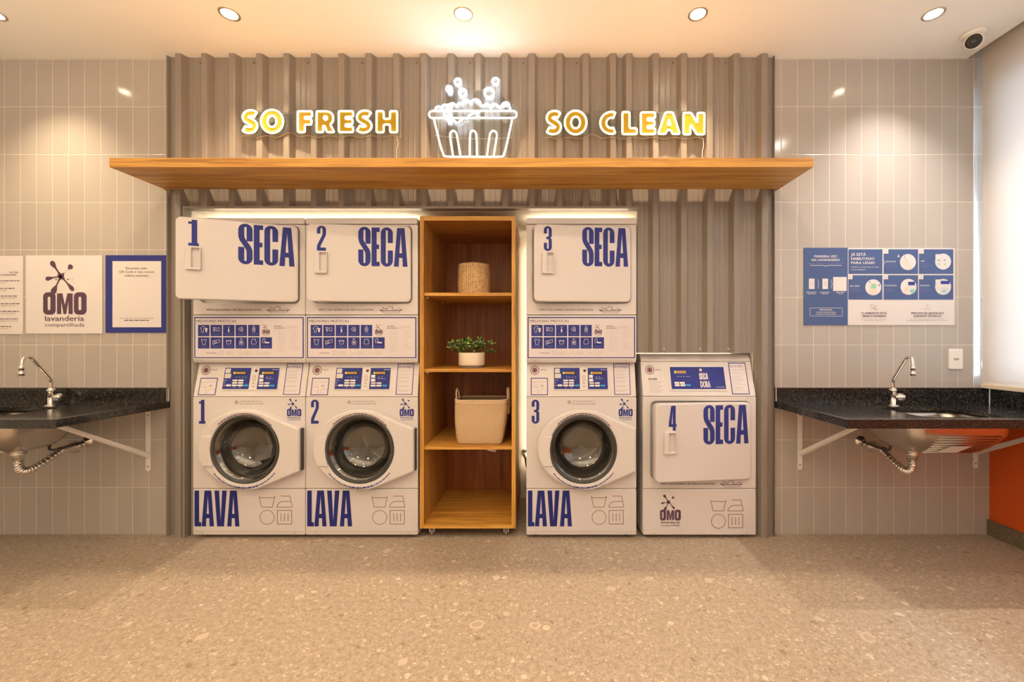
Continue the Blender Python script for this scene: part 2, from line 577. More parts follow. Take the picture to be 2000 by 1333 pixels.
class MB:
    """collects geometry of ONE mesh; faces carry their material"""

    def __init__(s):
        s.v, s.f, s.m, s.sm, s.mats, s.T = [], [], [], [], [], Matrix()

    def mi(s, name):
        if name not in s.mats:
            s.mats.append(name)
        return s.mats.index(name)

    def add(s, vs, fs, mat, smooth=False):
        o = len(s.v)
        s.v += [tuple(s.T @ Vector(p)) for p in vs]
        k = s.mi(mat)
        for f in fs:
            s.f.append(tuple(i + o for i in f))
            s.m.append(k)
            s.sm.append(smooth)

    def box(s, x0, x1, y0, y1, z0, z1, mat, bev=0.0):
        if bev:
            return s.prism([rrect(x0, x1, z0, z1, bev, 2)], y0, y1, mat, bev=bev * 0.8, bev_back=False)
        vs = [(x, y, z) for z in (z0, z1) for y in (y0, y1) for x in (x0, x1)]
        s.add(vs, [(0, 1, 5, 4), (1, 3, 7, 5), (3, 2, 6, 7), (2, 0, 4, 6), (4, 5, 7, 6), (2, 3, 1, 0)], mat)

    def flat(s, loops, y, mat):
        """flat printed shape in the XZ plane; first loop is the outline, the rest are holes"""
        loops = [ccw(loops[0])] + [ccw(l)[::-1] for l in loops[1:]]
        pts = [p for l in loops for p in l]
        tri = tessellate_polygon([[Vector((p[0], p[1], 0)) for p in l] for l in loops])
        fs = []
        for t in tri:
            a, b, c = (pts[i] for i in t)
            if (b[0] - a[0]) * (c[1] - a[1]) - (c[0] - a[0]) * (b[1] - a[1]) < 0:
                t = t[::-1]
            fs.append(t)
        s.add([(p[0], y, p[1]) for p in pts], fs, mat)

    def prism(s, loops, y0, y1, mat, bev=0.0, bev_back=False, front=True, back=True, side_mat=None, smooth=False):
        loops = [ccw(loops[0])] + [ccw(l)[::-1] for l in loops[1:]]
        ins = [offset(l, bev) if bev else l for l in loops]
        if front:
            s.flat(ins, y0, mat)
        if back:
            s.flat(loops, y1, mat)
        for l, q in zip(loops, ins):
            n = len(l)
            rings = [(q, y0)]
            if bev:
                mid = [((a[0] * 0.3 + b[0] * 0.7), (a[1] * 0.3 + b[1] * 0.7)) for a, b in zip(q, l)]
                rings.append((mid, y0 + bev * 0.3))
            rings += [(l, y0 + bev)] if bev else []
            rings.append((l, y1))
            for (A, ya), (B, yb) in zip(rings, rings[1:]):
                vs = [(p[0], ya, p[1]) for p in A] + [(p[0], yb, p[1]) for p in B]
                s.add(vs, [(i, n + i, n + (i + 1) % n, (i + 1) % n) for i in range(n)], side_mat or mat, smooth)

    def text(s, t, x, z, h, y, mat, w=None, align='L', bold=0.0, maxw=None):
        vv, ff = text_geo(t, 0.0)
        if not vv:
            return
        x0, x1 = min(p[0] for p in vv), max(p[0] for p in vv)
        k = h / 0.73
        kx = w / (x1 - x0) if w else k
        off = {'L': x0, 'C': (x0 + x1) / 2, 'R': x1}[align]
        # heavier type: the same letters printed with a slight spread
        for n, (dx, dz) in enumerate(((0, 0), (1, 0), (-1, 0), (.5, 1), (-.5, 1)) if bold else ((0, 0),)):
            s.add([(x + (p[0] - off) * kx + dx * bold * k * .8, y - n * 0.00002, z + p[1] * k + dz * bold * k * .5) for p in vv], ff, mat)

    def line(s, pts, w, y, mat, closed=False):
        n = len(pts)
        P = [Vector(p) for p in pts]
        L, Rr = [], []
        for i in range(n):
            a = P[i] - P[i - 1] if (i or closed) else P[1] - P[0]
            b = P[(i + 1) % n] - P[i] if (i < n - 1 or closed) else P[i] - P[i - 1]
            a = a.normalized() if a.length > 1e-9 else Vector((1, 0))
            b = b.normalized() if b.length > 1e-9 else a
            k = Vector((-a.y, a.x)) + Vector((-b.y, b.x))
            q = k.length_squared
            k = k * (2.0 / q) if q > 0.8 else k.normalized() * 1.4
            L.append(P[i] + k * w / 2)
            Rr.append(P[i] - k * w / 2)
        vs = [(p.x, y, p.y) for p in L] + [(p.x, y, p.y) for p in Rr]
        m = n if closed else n - 1
        s.add(vs, [(i, n + i, n + (i + 1) % n, (i + 1) % n) for i in range(m)], mat)

    def greek(s, x0, x1, z, h, y, mat, seed=0, full=True):
        """a row of print too small to read: word-like bars"""
        rnd = random.Random(seed)
        x = x0
        while x < x1 - h:
            w = min(h * rnd.uniform(1.5, 6.5), x1 - x)
            s.add([(x, y, z - h / 2), (x + w, y, z - h / 2), (x + w, y, z + h / 2), (x, y, z + h / 2)], [(0, 1, 2, 3)], mat)
            x += w + h * 0.8

    def tube(s, pts, r, mat, n=10, closed=False, flat=1.0, caps=True):
        P = [Vector(p) for p in pts]
        m = len(P)
        rr = r if hasattr(r, '__len__') else [r] * m
        up = None
        rings = []
        for i in range(m):
            if closed:
                t = P[(i + 1) % m] - P[i - 1]
            else:
                t = P[min(i + 1, m - 1)] - P[max(i - 1, 0)]
            t.normalize()
            if up is None:
                up = Vector((0, 1, 0)) if abs(t.y) < 0.9 else Vector((1, 0, 0))
            up = up - t * up.dot(t)
            if up.length < 1e-6:
                up = t.orthogonal()
            up.normalize()
            sd = t.cross(up)
            rings.append([P[i] + (up * cos(2 * pi * k / n) * flat + sd * sin(2 * pi * k / n)) * rr[i] for k in range(n)])
        vs = [tuple(q) for g in rings for q in g]
        fs = []
        for i in range(m if closed else m - 1):
            j = (i + 1) % m
            for k in range(n):
                fs.append((i * n + k, i * n + (k + 1) % n, j * n + (k + 1) % n, j * n + k))
        if caps and not closed:
            fs.append(tuple(range(n))[::-1])
            fs.append(tuple((m - 1) * n + k for k in range(n)))
        s.add(vs, fs, mat, True)

    def lathe(s, prof, mat, c=(0, 0, 0), axis='z', n=40, smooth=True, a0=0, a1=360):
        vs = []
        full = abs(a1 - a0) >= 360
        nn = n if full else n + 1
        for r, h in prof:
            for k in range(nn):
                a = R(a0 + (a1 - a0) * k / n)
                u, w = r * cos(a), r * sin(a)
                p = {'z': (u, w, h), 'y': (u, h, w), 'x': (h, u, w)}[axis]
                vs.append((c[0] + p[0], c[1] + p[1], c[2] + p[2]))
        fs = []
        for i in range(len(prof) - 1):
            for k in range(n):
                a, b = i * nn + k, i * nn + (k + 1) % nn
                fs.append((a, b, b + nn, a + nn))
        s.add(vs, fs, mat, smooth)

    def loft(s, rings, mat, smooth=True, cap0=False, cap1=False):
        n = len(rings[0])
        vs = [p for g in rings for p in g]
        fs = [(i * n + k, i * n + (k + 1) % n, (i + 1) * n + (k + 1) % n, (i + 1) * n + k) for i in range(len(rings) - 1) for k in range(n)]
        if cap0:
            fs.append(tuple(range(n))[::-1])
        if cap1:
            fs.append(tuple((len(rings) - 1) * n + k for k in range(n)))
        s.add(vs, fs, mat, smooth)

    def extrude_x(s, prof, x0, x1, mat):
        """profile in (y, z), run along x"""
        prof = ccw(prof)
        n = len(prof)
        vs = [(x0, p[0], p[1]) for p in prof] + [(x1, p[0], p[1]) for p in prof]
        s.add(vs, [(i, (i + 1) % n, n + (i + 1) % n, n + i) for i in range(n)] + [tuple(range(n))[::-1], tuple(range(n, 2 * n))], mat)

    def build(s, name, parent=None, loc=(0, 0, 0), rot=(0, 0, 0), label=None, bevel=0.0, kind=None, recalc=False):
        me = bpy.data.meshes.new(name)
        me.from_pydata(s.v, [], s.f)
        for m in s.mats:
            me.materials.append(MATS[m])
        me.polygons.foreach_set('material_index', s.m)
        me.polygons.foreach_set('use_smooth', s.sm)
        if recalc:
            b = bmesh.new()
            b.from_mesh(me)
            bmesh.ops.recalc_face_normals(b, faces=b.faces)
            b.to_mesh(me)
            b.free()
        me.update()
        o = bpy.data.objects.new(name, me)
        COL.objects.link(o)
        o.location = loc
        o.rotation_euler = rot
        if parent:
            o.parent = parent
        if label:
            o['label'] = label
        if kind:
            o['kind'] = kind
        if bevel:
            md = o.modifiers.new('bevel', 'BEVEL')
            md.width = bevel
            md.segments = 2
            md.limit_method = 'ANGLE'
            md.angle_limit = R(40)
        return o


def thing(name, label, cat, loc=(0, 0, 0), group=None, rotz=0.0):
    o = bpy.data.objects.new(name, None)
    COL.objects.link(o)
    o.location = loc
    o.rotation_euler = (0, 0, rotz)
    o.empty_display_size = 0.1
    return tag(o, label, cat, group)


def tag(o, label, cat, group=None):
    o['label'] = label
    o['category'] = cat
    if group:
        o['group'] = group
    return o


def wx(px, d=D0):
    return (px - VX) * d / F


def wz(py, d=D0):
    return CZ + (VY - py) * d / F


# ------------------------------------------------------------------ heavy condensed letters (unit height)
def glyph(ch):
    if ch == 'S':
        return .30, [[(.30, .57)] + [(.30, .86)] + arc(.15, .85, .15, .15, 0, 180, 12) + [(0, .70), (.008, .645), (.03, .58), (.15, .385), (.17, .34), (.175, .29), (.175, .13)] +
                      arc(.15, .105, .025, .03, 0, -180, 6) + [(.125, .42), (0, .42), (0, .15)] + arc(.15, .15, .15, .155, 180, 360, 12) +
                      [(.30, .31), (.292, .365), (.27, .43), (.15, .62), (.13, .665), (.125, .715), (.125, .87)] + arc(.15, .895, .025, .03, 180, 0, 6) + [(.175, .57)]]
    if ch == 'E':
        return .20, [[(0, 0), (.2, 0), (.2, .115), (.125, .115), (.125, .44), (.185, .44), (.185, .555), (.125, .555), (.125, .875), (.2, .875), (.2, .99), (0, .99)]]
    if ch == 'C':
        return .30, [[(.30, .60), (.30, .85)] + arc(.15, .85, .15, .15, 0, 180, 12) + [(0, .15)] + arc(.15, .15, .15, .155, 180, 360, 12) + [(.30, .41), (.175, .41), (.175, .13)] +
                     arc(.15, .105, .025, .03, 0, -180, 6) + [(.125, .87)] + arc(.15, .895, .025, .03, 180, 0, 6) + [(.175, .60)]]
    if ch == 'A':
        return .34, [[(0, 0), (.12, 0), (.13, .225), (.21, .225), (.22, 0), (.34, 0), (.265, .99), (.08, .99)], [(.138, .345), (.202, .345), (.172, .84)]]
    if ch == 'L':
        return .185, [[(0, 0), (.185, 0), (.185, .115), (.127, .115), (.127, .99), (0, .99)]]
    if ch == 'V':
        return .34, [[(.075, 0), (.265, 0), (.34, .99), (.215, .99), (.172, .16), (.13, .99), (0, .99)]]
    if ch == 'O':
        return .56, [rrect(0, .56, 0, 1, .2, 8), rrect(.205, .325, .2, .8, .058, 6)]
    if ch == 'M':
        return .70, [[(0, .02), (.19, .02), (.19, .60), (.29, .02), (.41, .02), (.51, .60), (.51, .02), (.70, .02), (.70, .97), (.46, .97), (.35, .44), (.24, .97), (0, .97)]]
    if ch == '1':
        return .32, [[(0, 0), (.32, 0), (.32, .11), (.27, .11), (.27, .99), (.10, .99), (.10, .92), (0, .92), (0, .83), (.10, .83), (.10, .11), (0, .11)]]
    if ch == '2':
        return .34, [[(0, .68), (0, .85)] + arc(.17, .84, .17, .155, 180, 0, 12) + [(.34, .68), (.325, .61), (.30, .55), (.15, .22), (.135, .17), (.135, .125), (.34, .125), (.34, 0), (0, 0), (0, .16), (.012, .22), (.035, .28),
                     (.185, .60), (.205, .655), (.21, .70), (.21, .87)] + arc(.17, .87, .04, .04, 0, 180, 6) + [(.13, .68)]]
    if ch == '3':
        return .32, [[(0, .70), (0, .85)] + arc(.16, .84, .16, .155, 180, 0, 12) + [(.32, .63), (.31, .575), (.26, .53), (.31, .485), (.32, .42), (.32, .15)] + arc(.16, .155, .16, .155, 0, -180, 12) +
                     [(0, .33), (.125, .33), (.125, .13)] + arc(.16, .125, .035, .035, 180, 360, 6) + [(.195, .42), (.185, .46), (.16, .475), (.10, .475), (.10, .575), (.16, .575), (.185, .59), (.195, .63), (.195, .87)] +
                     arc(.16, .875, .035, .035, 0, 180, 6) + [(.125, .70)]]
    if ch == '4':
        return .32, [[(.165, 0), (.285, 0), (.285, .155), (.32, .155), (.32, .27), (.285, .27), (.285, 1), (.10, 1), (0, .27), (0, .155), (.165, .155)], [(.115, .27), (.165, .27), (.165, .80)]]
    raise KeyError(ch)


def block(mb, s, x0, x1, z0, z1, y, mat, gap=0.025, over=()):
    """a word in heavy condensed letters fitted to a box"""
    tot = sum(glyph(c)[0] for c in s) + gap * (len(s) - 1)
    kx, kz = (x1 - x0) / tot, (z1 - z0)
    x = 0.0
    for c in s:
        w, loops = glyph(c)
        mb.flat([[(x0 + (x + p[0]) * kx, z0 + p[1] * kz) for p in l] for l in loops], y, mat)
        x += w + gap


def drop(mb, m, p0, p1, w0, w1, y, mat, body=0.42):
    """a stroke that thins out and ends in a round drop"""
    a, b = Vector(p0), Vector(p1)
    d = (b - a)
    L = d.length
    d.normalize()
    n = Vector((-d.y, d.x))
    prof = [(0, w0), (0.3, w0 * 0.45), (0.52, w0 * 0.5), (0.68, w1 * 0.72), (0.82, w1), (0.92, w1 * 0.85), (0.98, w1 * 0.45), (1.0, 0.0)]
    left = [a + d * L * t + n * w for t, w in prof]
    right = [a + d * L * t - n * w for t, w in prof[:-1]][::-1]
    mb.flat([[m(p) for p in left + right]], y, mat)


def splash_logo(mb, x0, z0, W, y, mat, words=True, mat2=None):
    """the splash mark over the three heavy letters, with the two small lines below"""
    k = W / 485.0

    def m(p):
        return (x0 + (p[0] - 490) * k, z0 + (775 - p[1]) * k)
    for ch, a, b, t, bt in (('O', 490, 630, 525, 775), ('M', 645, 820, 530, 773), ('O', 833, 975, 525, 775)):
        (xa, zb), (xb, zt) = m((a, bt)), m((b, t))
        block(mb, ch, xa, xb, zb, zt, y, mat)
    C = (690, 345)
    mb.flat([[m(p) for p in catmull([(655, 320), (690, 318), (722, 310), (722, 345), (728, 372), (690, 384), (668, 384), (655, 352)], 4)]], y, mat)
    y2 = y - 0.0002
    drop(mb, m, C, (578, 178), 20, 30, y2, mat)
    drop(mb, m, C, (516, 378), 16, 24, y2, mat)
    drop(mb, m, C, (592, 545), 18, 34, y2, mat)
    drop(mb, m, C, (832, 508), 18, 24, y2, mat)
    drop(mb, m, (722, 322), (812, 222), 2, 30, y2, mat)
    for px, py, r in ((765, 382, 9), (635, 383, 9), (790, 378, 4), (818, 378, 4), (812, 402, 4), (840, 415, 3)):
        c = m((px, py))
        mb.flat([circ(c[0], c[1], r * k, 10)], y, mat)
    if words:
        p = m((512, 845))
        mb.text('lavanderia', p[0], p[1], 62 * k, y, mat2 or mat, w=433 * k, bold=0.018)
        p = m((512, 908))
        mb.text('compartilhada', p[0], p[1], 44 * k, y, mat2 or mat, w=436 * k)


# ------------------------------------------------------------------ the room
XL, XR, YB, CH = -4.2, 2.82, -5.4, 3.0
CL0, CL1 = wx(333), wx(1508)             # the cladding
N0, N1, NT = wx(374), wx(1244), wz(413)  # niche of the stacked machines
M1_, MT = wx(1471), wz(690)              # lower niche of the single dryer
ND = 0.62

b = MB()
b.box(XL, XR + 0.3, YB, 0.9, -0.1, 0.0, 'floor_stone')
b.build('floor', kind='structure')

CE = 2.68                                # the ceiling stops short of the window wall (blind pocket)
b = MB()
holes = []
LY = -0.36
for x in LIGHT_X:
    holes.append(circ(x, LY, 0.041, 24))
loops = [rect(XL, CE, YB, 0.0)] + holes
b.T = Matrix(((1, 0, 0, 0), (0, 0, 1, 0), (0, 1, 0, 0), (0, 0, 0, 1)))   # drawn as (x, y), thickness to z
b.prism(loops, CH, CH + 0.012, 'ceiling_paint')
b.T = Matrix()
b.box(XL, XR + 0.3, YB, 0.9, CH + 0.25, CH + 0.3, 'ceiling_paint')
b.box(CE - 0.012, CE, YB, 0.0, CH + 0.012, CH + 0.25, 'ceiling_paint')
b.build('ceiling', kind='structure')

b = MB()
b.prism([rect(XL, CL0 + 0.01, 0, CH + 0.25)], 0, 0.1, 'tile_a')
b.prism([rect(CL1 - 0.01, XR, 0, CH + 0.25)], 0, 0.1, 'tile_b')
core = [(CL0 + 0.01, 0), (N0, 0), (N0, NT), (N1, NT), (N1, MT), (M1_, MT), (M1_, 0), (CL1 - 0.01, 0), (CL1 - 0.01, CH + .25), (CL0 + 0.01, CH + .25)]
b.prism([core], 0.0, 0.1, 'niche_paint')
b.build('wall_back', kind='structure')

b = MB()                                 # the white lining of the niche
t = 0.02
b.box(N0 - t, M1_ + t, ND, ND + 0.06, 0, NT + t, 'niche_paint')
b.box(N0 - t, N0, 0.1, ND, 0, NT + t, 'niche_paint')
b.box(N0, N1, 0.1, ND, NT, NT + t, 'niche_paint')
b.box(N1, N1 + t, 0.1, ND, MT, NT + t, 'niche_paint')
b.box(N1, M1_, 0.1, ND, MT, MT + t, 'niche_paint')
b.box(M1_, M1_ + t, 0.1, ND, 0, MT + t, 'niche_paint')
b.build('wall_niche', kind='structure')

W0, W1, WB = -5.0, -0.05, 0.93           # window opening in the right wall, lengthened behind the camera for more daylight
b = MB()
xr = XR + 0.18
b.box(XR, xr, YB, 0.1, 0, WB, 'orange_paint')
b.box(XR, xr, YB, W0, WB, CH + .25, 'wall_paint')
b.box(XR, xr, W1, 0.1, WB, CH + .25, 'wall_paint')
b.build('wall_right', kind='structure')
b = MB()
b.box(XL - 0.1, XL, YB, 0.1, 0, CH + .25, 'wall_paint')
b.build('wall_left', kind='structure')
b = MB()
b.box(XL, XR + .3, YB - 0.1, YB, 0, CH + .3, 'wall_paint')
b.build('wall_front', kind='structure')
b = MB()
b.box(XR - 0.018, XR, YB, 0.0, 0, 0.096, 'brown_granite', 0)
b.build('baseboard_right', kind='structure', bevel=0.003)

b = MB()                                 # window frame and glass in the right wall
fx0, fx1 = XR + 0.06, XR + 0.12
b.box(fx0, fx1, W0, W1, WB, WB + 0.06, 'alu_frame')
b.box(fx0, fx1, W0, W1, CH + 0.19, CH + .25, 'alu_frame')
for y in (W0, W0 + 1.65, W0 + 3.3, W1 - 0.06):
    b.box(fx0, fx1, y, y + 0.06, WB + .06, CH + 0.19, 'alu_frame')
wf = b.build('window_1', kind='structure')
b = MB()
b.box(XR + 0.085, XR + 0.091, W0 + .06, W1 - .06, WB + .06, CH + .19, 'window_glass')
b.build('window_glass', wf, kind='structure')
b = MB()                                 # unseen slab added outside to keep sky light off the upper blind
b.box(XR + 0.18, XR + 2.0, -7, 2.2, CH - 0.25, CH + 0.3, 'concrete')
b.build('light_block_slab', kind='structure')
b = MB()
b.box(XR + 0.3, XR + 9, -9, 6, -0.3, -0.1, 'concrete')
b.build('light_block_ground', kind='structure')  # unseen slab added to block sky light from below

# ------------------------------------------------------------------ corrugated cladding
ribs_px = [401, 455, 508, 561, 614.5, 668, 721, 775, 828, 881, 934, 987, 1039, 1093, 1144, 1197, 1228, 1280, 1335, 1386, 1438, 1492]
prof = [(CL0, -0.004), (CL0, -0.03), (CL0 + 0.006, -0.03), (CL0 + 0.012, -0.010)]
rib_x = [wx(350, 2.607)] + [wx(p, 2.607) for p in ribs_px]
for i, xc in enumerate(rib_x):
    prof += [(xc - 0.036, -0.010), (xc - 0.0185, -0.047), (xc - 0.014, -0.050), (xc + 0.014, -0.050), (xc + 0.0185, -0.047), (xc + 0.036, -0.010)]
    if i + 1 < len(rib_x) and rib_x[i + 1] - xc > 0.13:
        mid = (xc + rib_x[i + 1]) / 2
        for q in (mid - 0.016, mid + 0.016):
            prof += [(q - 0.006, -0.010), (q, -0.0122), (q + 0.006, -0.010)]
prof = [p for p in prof if p[0] < CL1 - 0.004] + [(CL1 - 0.003, -0.010), (CL1 - 0.003, -0.028), (CL1, -0.028), (CL1, -0.004)]
prof2 = [prof[0]]
for p, q in zip(prof, prof[1:]):         # cut the profile at the edges of the openings
    for cx in (N0, N1, M1_):
        if p[0] < cx < q[0]:
            t = (cx - p[0]) / (q[0] - p[0])
            prof2.append((cx, p[1] + (q[1] - p[1]) * t))
    prof2.append(q)
b = MB()
for p, q in zip(prof2, prof2[1:]):
    xm = (p[0] + q[0]) / 2
    z0 = 0.0
    if N0 < xm < N1:
        z0 = NT
    elif N1 <= xm < M1_:
        z0 = MT
    b.add([(p[0], p[1], z0), (q[0], q[1], z0), (q[0], q[1], CH - 0.001), (p[0], p[1], CH - 0.001)], [(0, 1, 2, 3)], 'taupe_sheet_metal')
clad = b.build('corrugated_cladding')
sol = clad.modifiers.new('thickness', 'SOLIDIFY')
sol.thickness = 0.0012
sol.offset = -1
tag(clad, 'taupe ribbed sheet metal cladding behind the wooden shelf and the machines', 'wall cladding')
screw_spots = [((rib_x[i] + rib_x[i + 1]) / 2 + .03, 2.965, 'brown_print') for i in range(0, len(rib_x) - 1, 2)]
screw_spots += [(wx(p), MT + 0.025, 'white_metal') for p in (1296, 1366, 1421)]
for xs, zs, mt in screw_spots:
    b = MB()
    b.lathe([(0.0, -0.0165), (0.004, -0.016), (0.0055, -0.0125)], mt, (0, 0, 0), 'y', 8)
    b.build('screw', clad, (xs, 0, zs))
b = MB()                                 # folded edge strip around the opening
e = 0.012
b.box(N0 - e, N1 + e, -0.052, -0.002, NT, NT + 0.014, 'taupe_sheet_metal')
b.box(N0 - e, N0, -0.052, -0.002, 0, NT, 'taupe_sheet_metal')
b.box(N1, N1 + e, -0.012, -0.002, MT, NT, 'taupe_sheet_metal')
b.box(N1, M1_ + e, -0.012, -0.002, MT, MT + 0.006, 'taupe_sheet_metal')
b.box(M1_, M1_ + e, -0.012, -0.002, 0, MT, 'taupe_sheet_metal')
b.build('edge_strip', clad)

mz_top = wz(427, 2.59)
# LED strips that light the niche
for lab, (x0, x1, y0, y1, z0, z1) in (
        ('glowing LED strip lying on the first two stacked dryers', (N0 + .03, wx(818, 2.75), 0.14, 0.155, mz_top + .002, mz_top + .012)),
        ('glowing LED strip lying on the third stacked dryer', (wx(1032, 2.75), N1 - .03, 0.14, 0.155, mz_top + .002, mz_top + .012)),
        ('upright glowing LED strip behind the third washer and dryer stack', (-0.085, -0.070, 0.565, 0.580, 0.25, 1.95)),
        ('short glowing LED strip above the single low dryer', (N1 + .05, M1_ - .03, 0.25, 0.26, MT - .007, MT - .001))):
    b = MB()
    b.box(x0, x1, y0, y1, z0, z1, 'led_warm')
    tag(b.build('led_strip'), lab, 'LED strip', 'niche LED strips')

# ------------------------------------------------------------------ wooden shelf
SY = -0.384
sx0, sx1 = wx(213, D0 + SY), wx(1589, D0 + SY)
sz0, sz1 = wz(327, D0 + SY), wz(309, D0 + SY)
b = MB()
b.box(sx0, sx1, SY, -0.052, sz0, sz1, 'wood_x')
b.box(sx0, CL0 - .002, -0.052, 0, sz0, sz1, 'wood_x')
b.box(CL1 + .002, sx1, -0.052, 0, sz0, sz1, 'wood_x')
tag(b.build('wall_shelf', bevel=0.0015), 'long honey coloured wooden wall shelf under the neon signs', 'shelf')

# ------------------------------------------------------------------ neon signs
NG = {
    'S': ('stroke', .74, [(.62, .80), (.52, .86), (.40, .875), (.26, .84), (.175, .735), (.20, .62), (.33, .535), (.46, .465), (.565, .375), (.575, .26), (.49, .155), (.35, .125), (.22, .14), (.11, .20)], .135),
    'O': ('poly', .98, [arc(.49, .5, .49, .53, 0, 350, 35), arc(.49, .5, .20, .26, 0, 350, 35)]),
    'F': ('poly', .65, [[(0, 0), (.32, 0), (.32, .36), (.62, .36), (.62, .63), (.32, .63), (.32, .73), (.65, .73), (.65, 1), (0, 1)]]),
    'E': ('poly', .68, [[(0, 0), (.68, 0), (.68, .27), (.32, .27), (.32, .375), (.65, .375), (.65, .625), (.32, .625), (.32, .73), (.68, .73), (.68, 1), (0, 1)]]),
    'H': ('poly', .95, [[(0, 0), (.33, 0), (.33, .37), (.62, .37), (.62, 0), (.95, 0), (.95, 1), (.62, 1), (.62, .64), (.33, .64), (.33, 1), (0, 1)]]),
    'R': ('poly', .84, [[(0, 0), (.31, 0), (.31, .30), (.38, .30), (.49, 0), (.84, 0), (.64, .37), (.73, .45), (.77, .55), (.785, .68), (.76, .82), (.68, .93), (.56, .985), (.42, 1), (0, 1)], arc(.42, .68, .075, .085, 0, 345, 23)]),
    'C': ('stroke', .76, [(.64, .84), (.52, .875), (.40, .85), (.26, .76), (.175, .62), (.155, .48), (.19, .33), (.28, .21), (.40, .145), (.52, .125), (.64, .16)], .135),
    'L': ('poly', .64, [[(0, 0), (.64, 0), (.64, .27), (.32, .27), (.32, 1), (0, 1)]]),
    'A': ('poly', .93, [[(0, 0), (.33, 0), (.385, .18), (.555, .18), (.61, 0), (.93, 0), (.63, 1), (.31, 1)], [(.47, .69), (.415, .40), (.525, .40)]]),
    'N': ('poly', .92, [[(0, 0), (.31, 0), (.31, .47), (.58, 0), (.92, 0), (.92, 1), (.61, 1), (.61, .53), (.33, 1), (0, 1)]]),
}
NY, NYD = -0.066, D0 - 0.066


def neon_loops(ch, x0, x1, z0, z1):
    k = NG[ch]
    if k[0] == 'stroke':
        sp = catmull(k[2], 4, closed=False)
        P = [Vector(p) for p in sp]
        L, Q = [], []
        for i in range(len(P)):
            t = (P[min(i + 1, len(P) - 1)] - P[max(i - 1, 0)]).normalized()
            n = Vector((-t.y, t.x)) * k[3]
            L.append(tuple(P[i] + n))
            Q.append(tuple(P[i] - n))
        loops = [L + Q[::-1]]
        r = 0.05
        loop = loops[0]
        loops = [loop]
    else:
        loops = []
        for l in k[2]:
            loops.append(round_poly(l, 0.07, 3) if len(l) < 20 else l)
    sx, sz = (x1 - x0) / k[1], (z1 - z0)
    return [[(x0 + p[0] * sx, z0 + p[1] * sz) for p in l] for l in loops]


def neon_word(name, label, px, plane_px, cable_px, letters):
    """letters: (character, left px, right px, bottom py, top py)"""
    cx = wx((plane_px[0] + plane_px[1]) / 2, NYD)
    t = thing(name, label, 'neon sign', (cx, NY, wz(plane_px[3], NYD)), 'neon signs above the shelf')
    ox, oz = t.location.x, t.location.z
    # clear acrylic backing with a gently waved outline
    x0, x1, z0, z1 = (wx(plane_px[0], NYD) - ox, wx(plane_px[1], NYD) - ox, 0.0, wz(plane_px[2], NYD) - oz)
    n = 44
    lo = [(x0 + (x1 - x0) * i / n, z0 + 0.006 + 0.006 * sin(i * 1.1)) for i in range(n + 1)]
    hi = [(x0 + (x1 - x0) * i / n, z1 - 0.005 + 0.004 * sin(i * 0.9 + 1)) for i in range(n + 1)]
    sep = px
    for i in range(n + 1):          # waist between the two words
        d = (lo[i][0] - (wx(sep, NYD) - ox)) / 0.045
        k = 0.020 * math.exp(-d * d)
        lo[i] = (lo[i][0], lo[i][1] + k)
        hi[i] = (hi[i][0], hi[i][1] - k * 0.8)
    b = MB()
    b.prism([round_poly(lo + hi[::-1], 0.01, 2)], 0.006, 0.011, 'acrylic', side_mat='acrylic_lit_edge')
    b.build('acrylic_backing', t)
    for fx in (x0 + .02, x1 - .02):
        b = MB()
        b.lathe([(0.005, 0.011), (0.005, 0.0155)], 'chrome', (fx, 0, z1 - .02), 'y', 10)
        b.build('standoff', t)
    for ch, a, c, zb, zt in letters:
        loops = neon_loops(ch, wx(a, NYD) - ox, wx(c, NYD) - ox, wz(zb, NYD) - oz, wz(zt, NYD) - oz)
        b = MB()
        b.prism(loops, -0.002, 0.005, 'mustard_acrylic')
        lt = b.build('letter', t)
        b = MB()
        for l in loops:
            b.tube([(p[0], -0.004, p[1]) for p in l], 0.0058, 'neon_yellow', 8, closed=True)
        b.build('neon_tube', lt)
    b = MB()
    cxx = wx(cable_px, NYD) - ox
    zc = sz1 + 0.006 - oz
    b.tube(catmull([(cxx, 0.012, 0.01), (cxx + .006, 0.0125, -0.04), (cxx - .003, 0.0125, -0.09), (cxx + .004, 0.012, zc)], 6, False), 0.0022, 'clear_cable', 6)
    b.build('cable', t)
    return t


def zz(u, v):
    return 460 + u / 5.882, 200 + v / 5.882


LT = [('S', 78, 262, 357, 101), ('O', 298, 552, 352, 101), ('F', 720, 884, 350, 110), ('R', 935, 1140, 350, 110), ('E', 1190, 1355, 350, 108), ('S', 1388, 1572, 352, 104), ('H', 1622, 1860, 352, 108)]
neon_word('neon_sign', 'yellow outlined neon word sign reading SO FRESH', 460 + 620 / 5.882, (468, 782, 213, 268), 774,
          [(c, 460 + a / 5.882, 460 + d / 5.882, 200 + zb / 5.882, 200 + zt / 5.882) for c, a, d, zb, zt in LT])
LT = [('S', 92, 266, 360, 105), ('O', 302, 545, 357, 107), ('C', 693, 885, 357, 115), ('L', 945, 1105, 362, 115), ('E', 1150, 1310, 362, 120), ('A', 1342, 1585, 360, 120), ('N', 1625, 1860, 365, 125)]
neon_word('neon_sign', 'yellow outlined neon word sign reading SO CLEAN', 1050 + 620 / 5.714, (1061, 1379, 214, 271), 1374,
          [(c, 1050 + a / 5.714, 1050 + d / 5.714, 200 + zb / 5.714, 200 + zt / 5.714) for c, a, d, zb, zt in LT])

bt = thing('neon_sign', 'white and warm neon sign of a washing basket full of bubbles', 'neon sign', (wx(925, NYD), NY, wz(309, NYD)), 'neon signs above the shelf')
box_, boz = bt.location.x, bt.location.z


def bk(u, v):
    return (wx(820 + u / 7.405, NYD) - box_, wz(140 + v / 7.405, NYD) - boz)


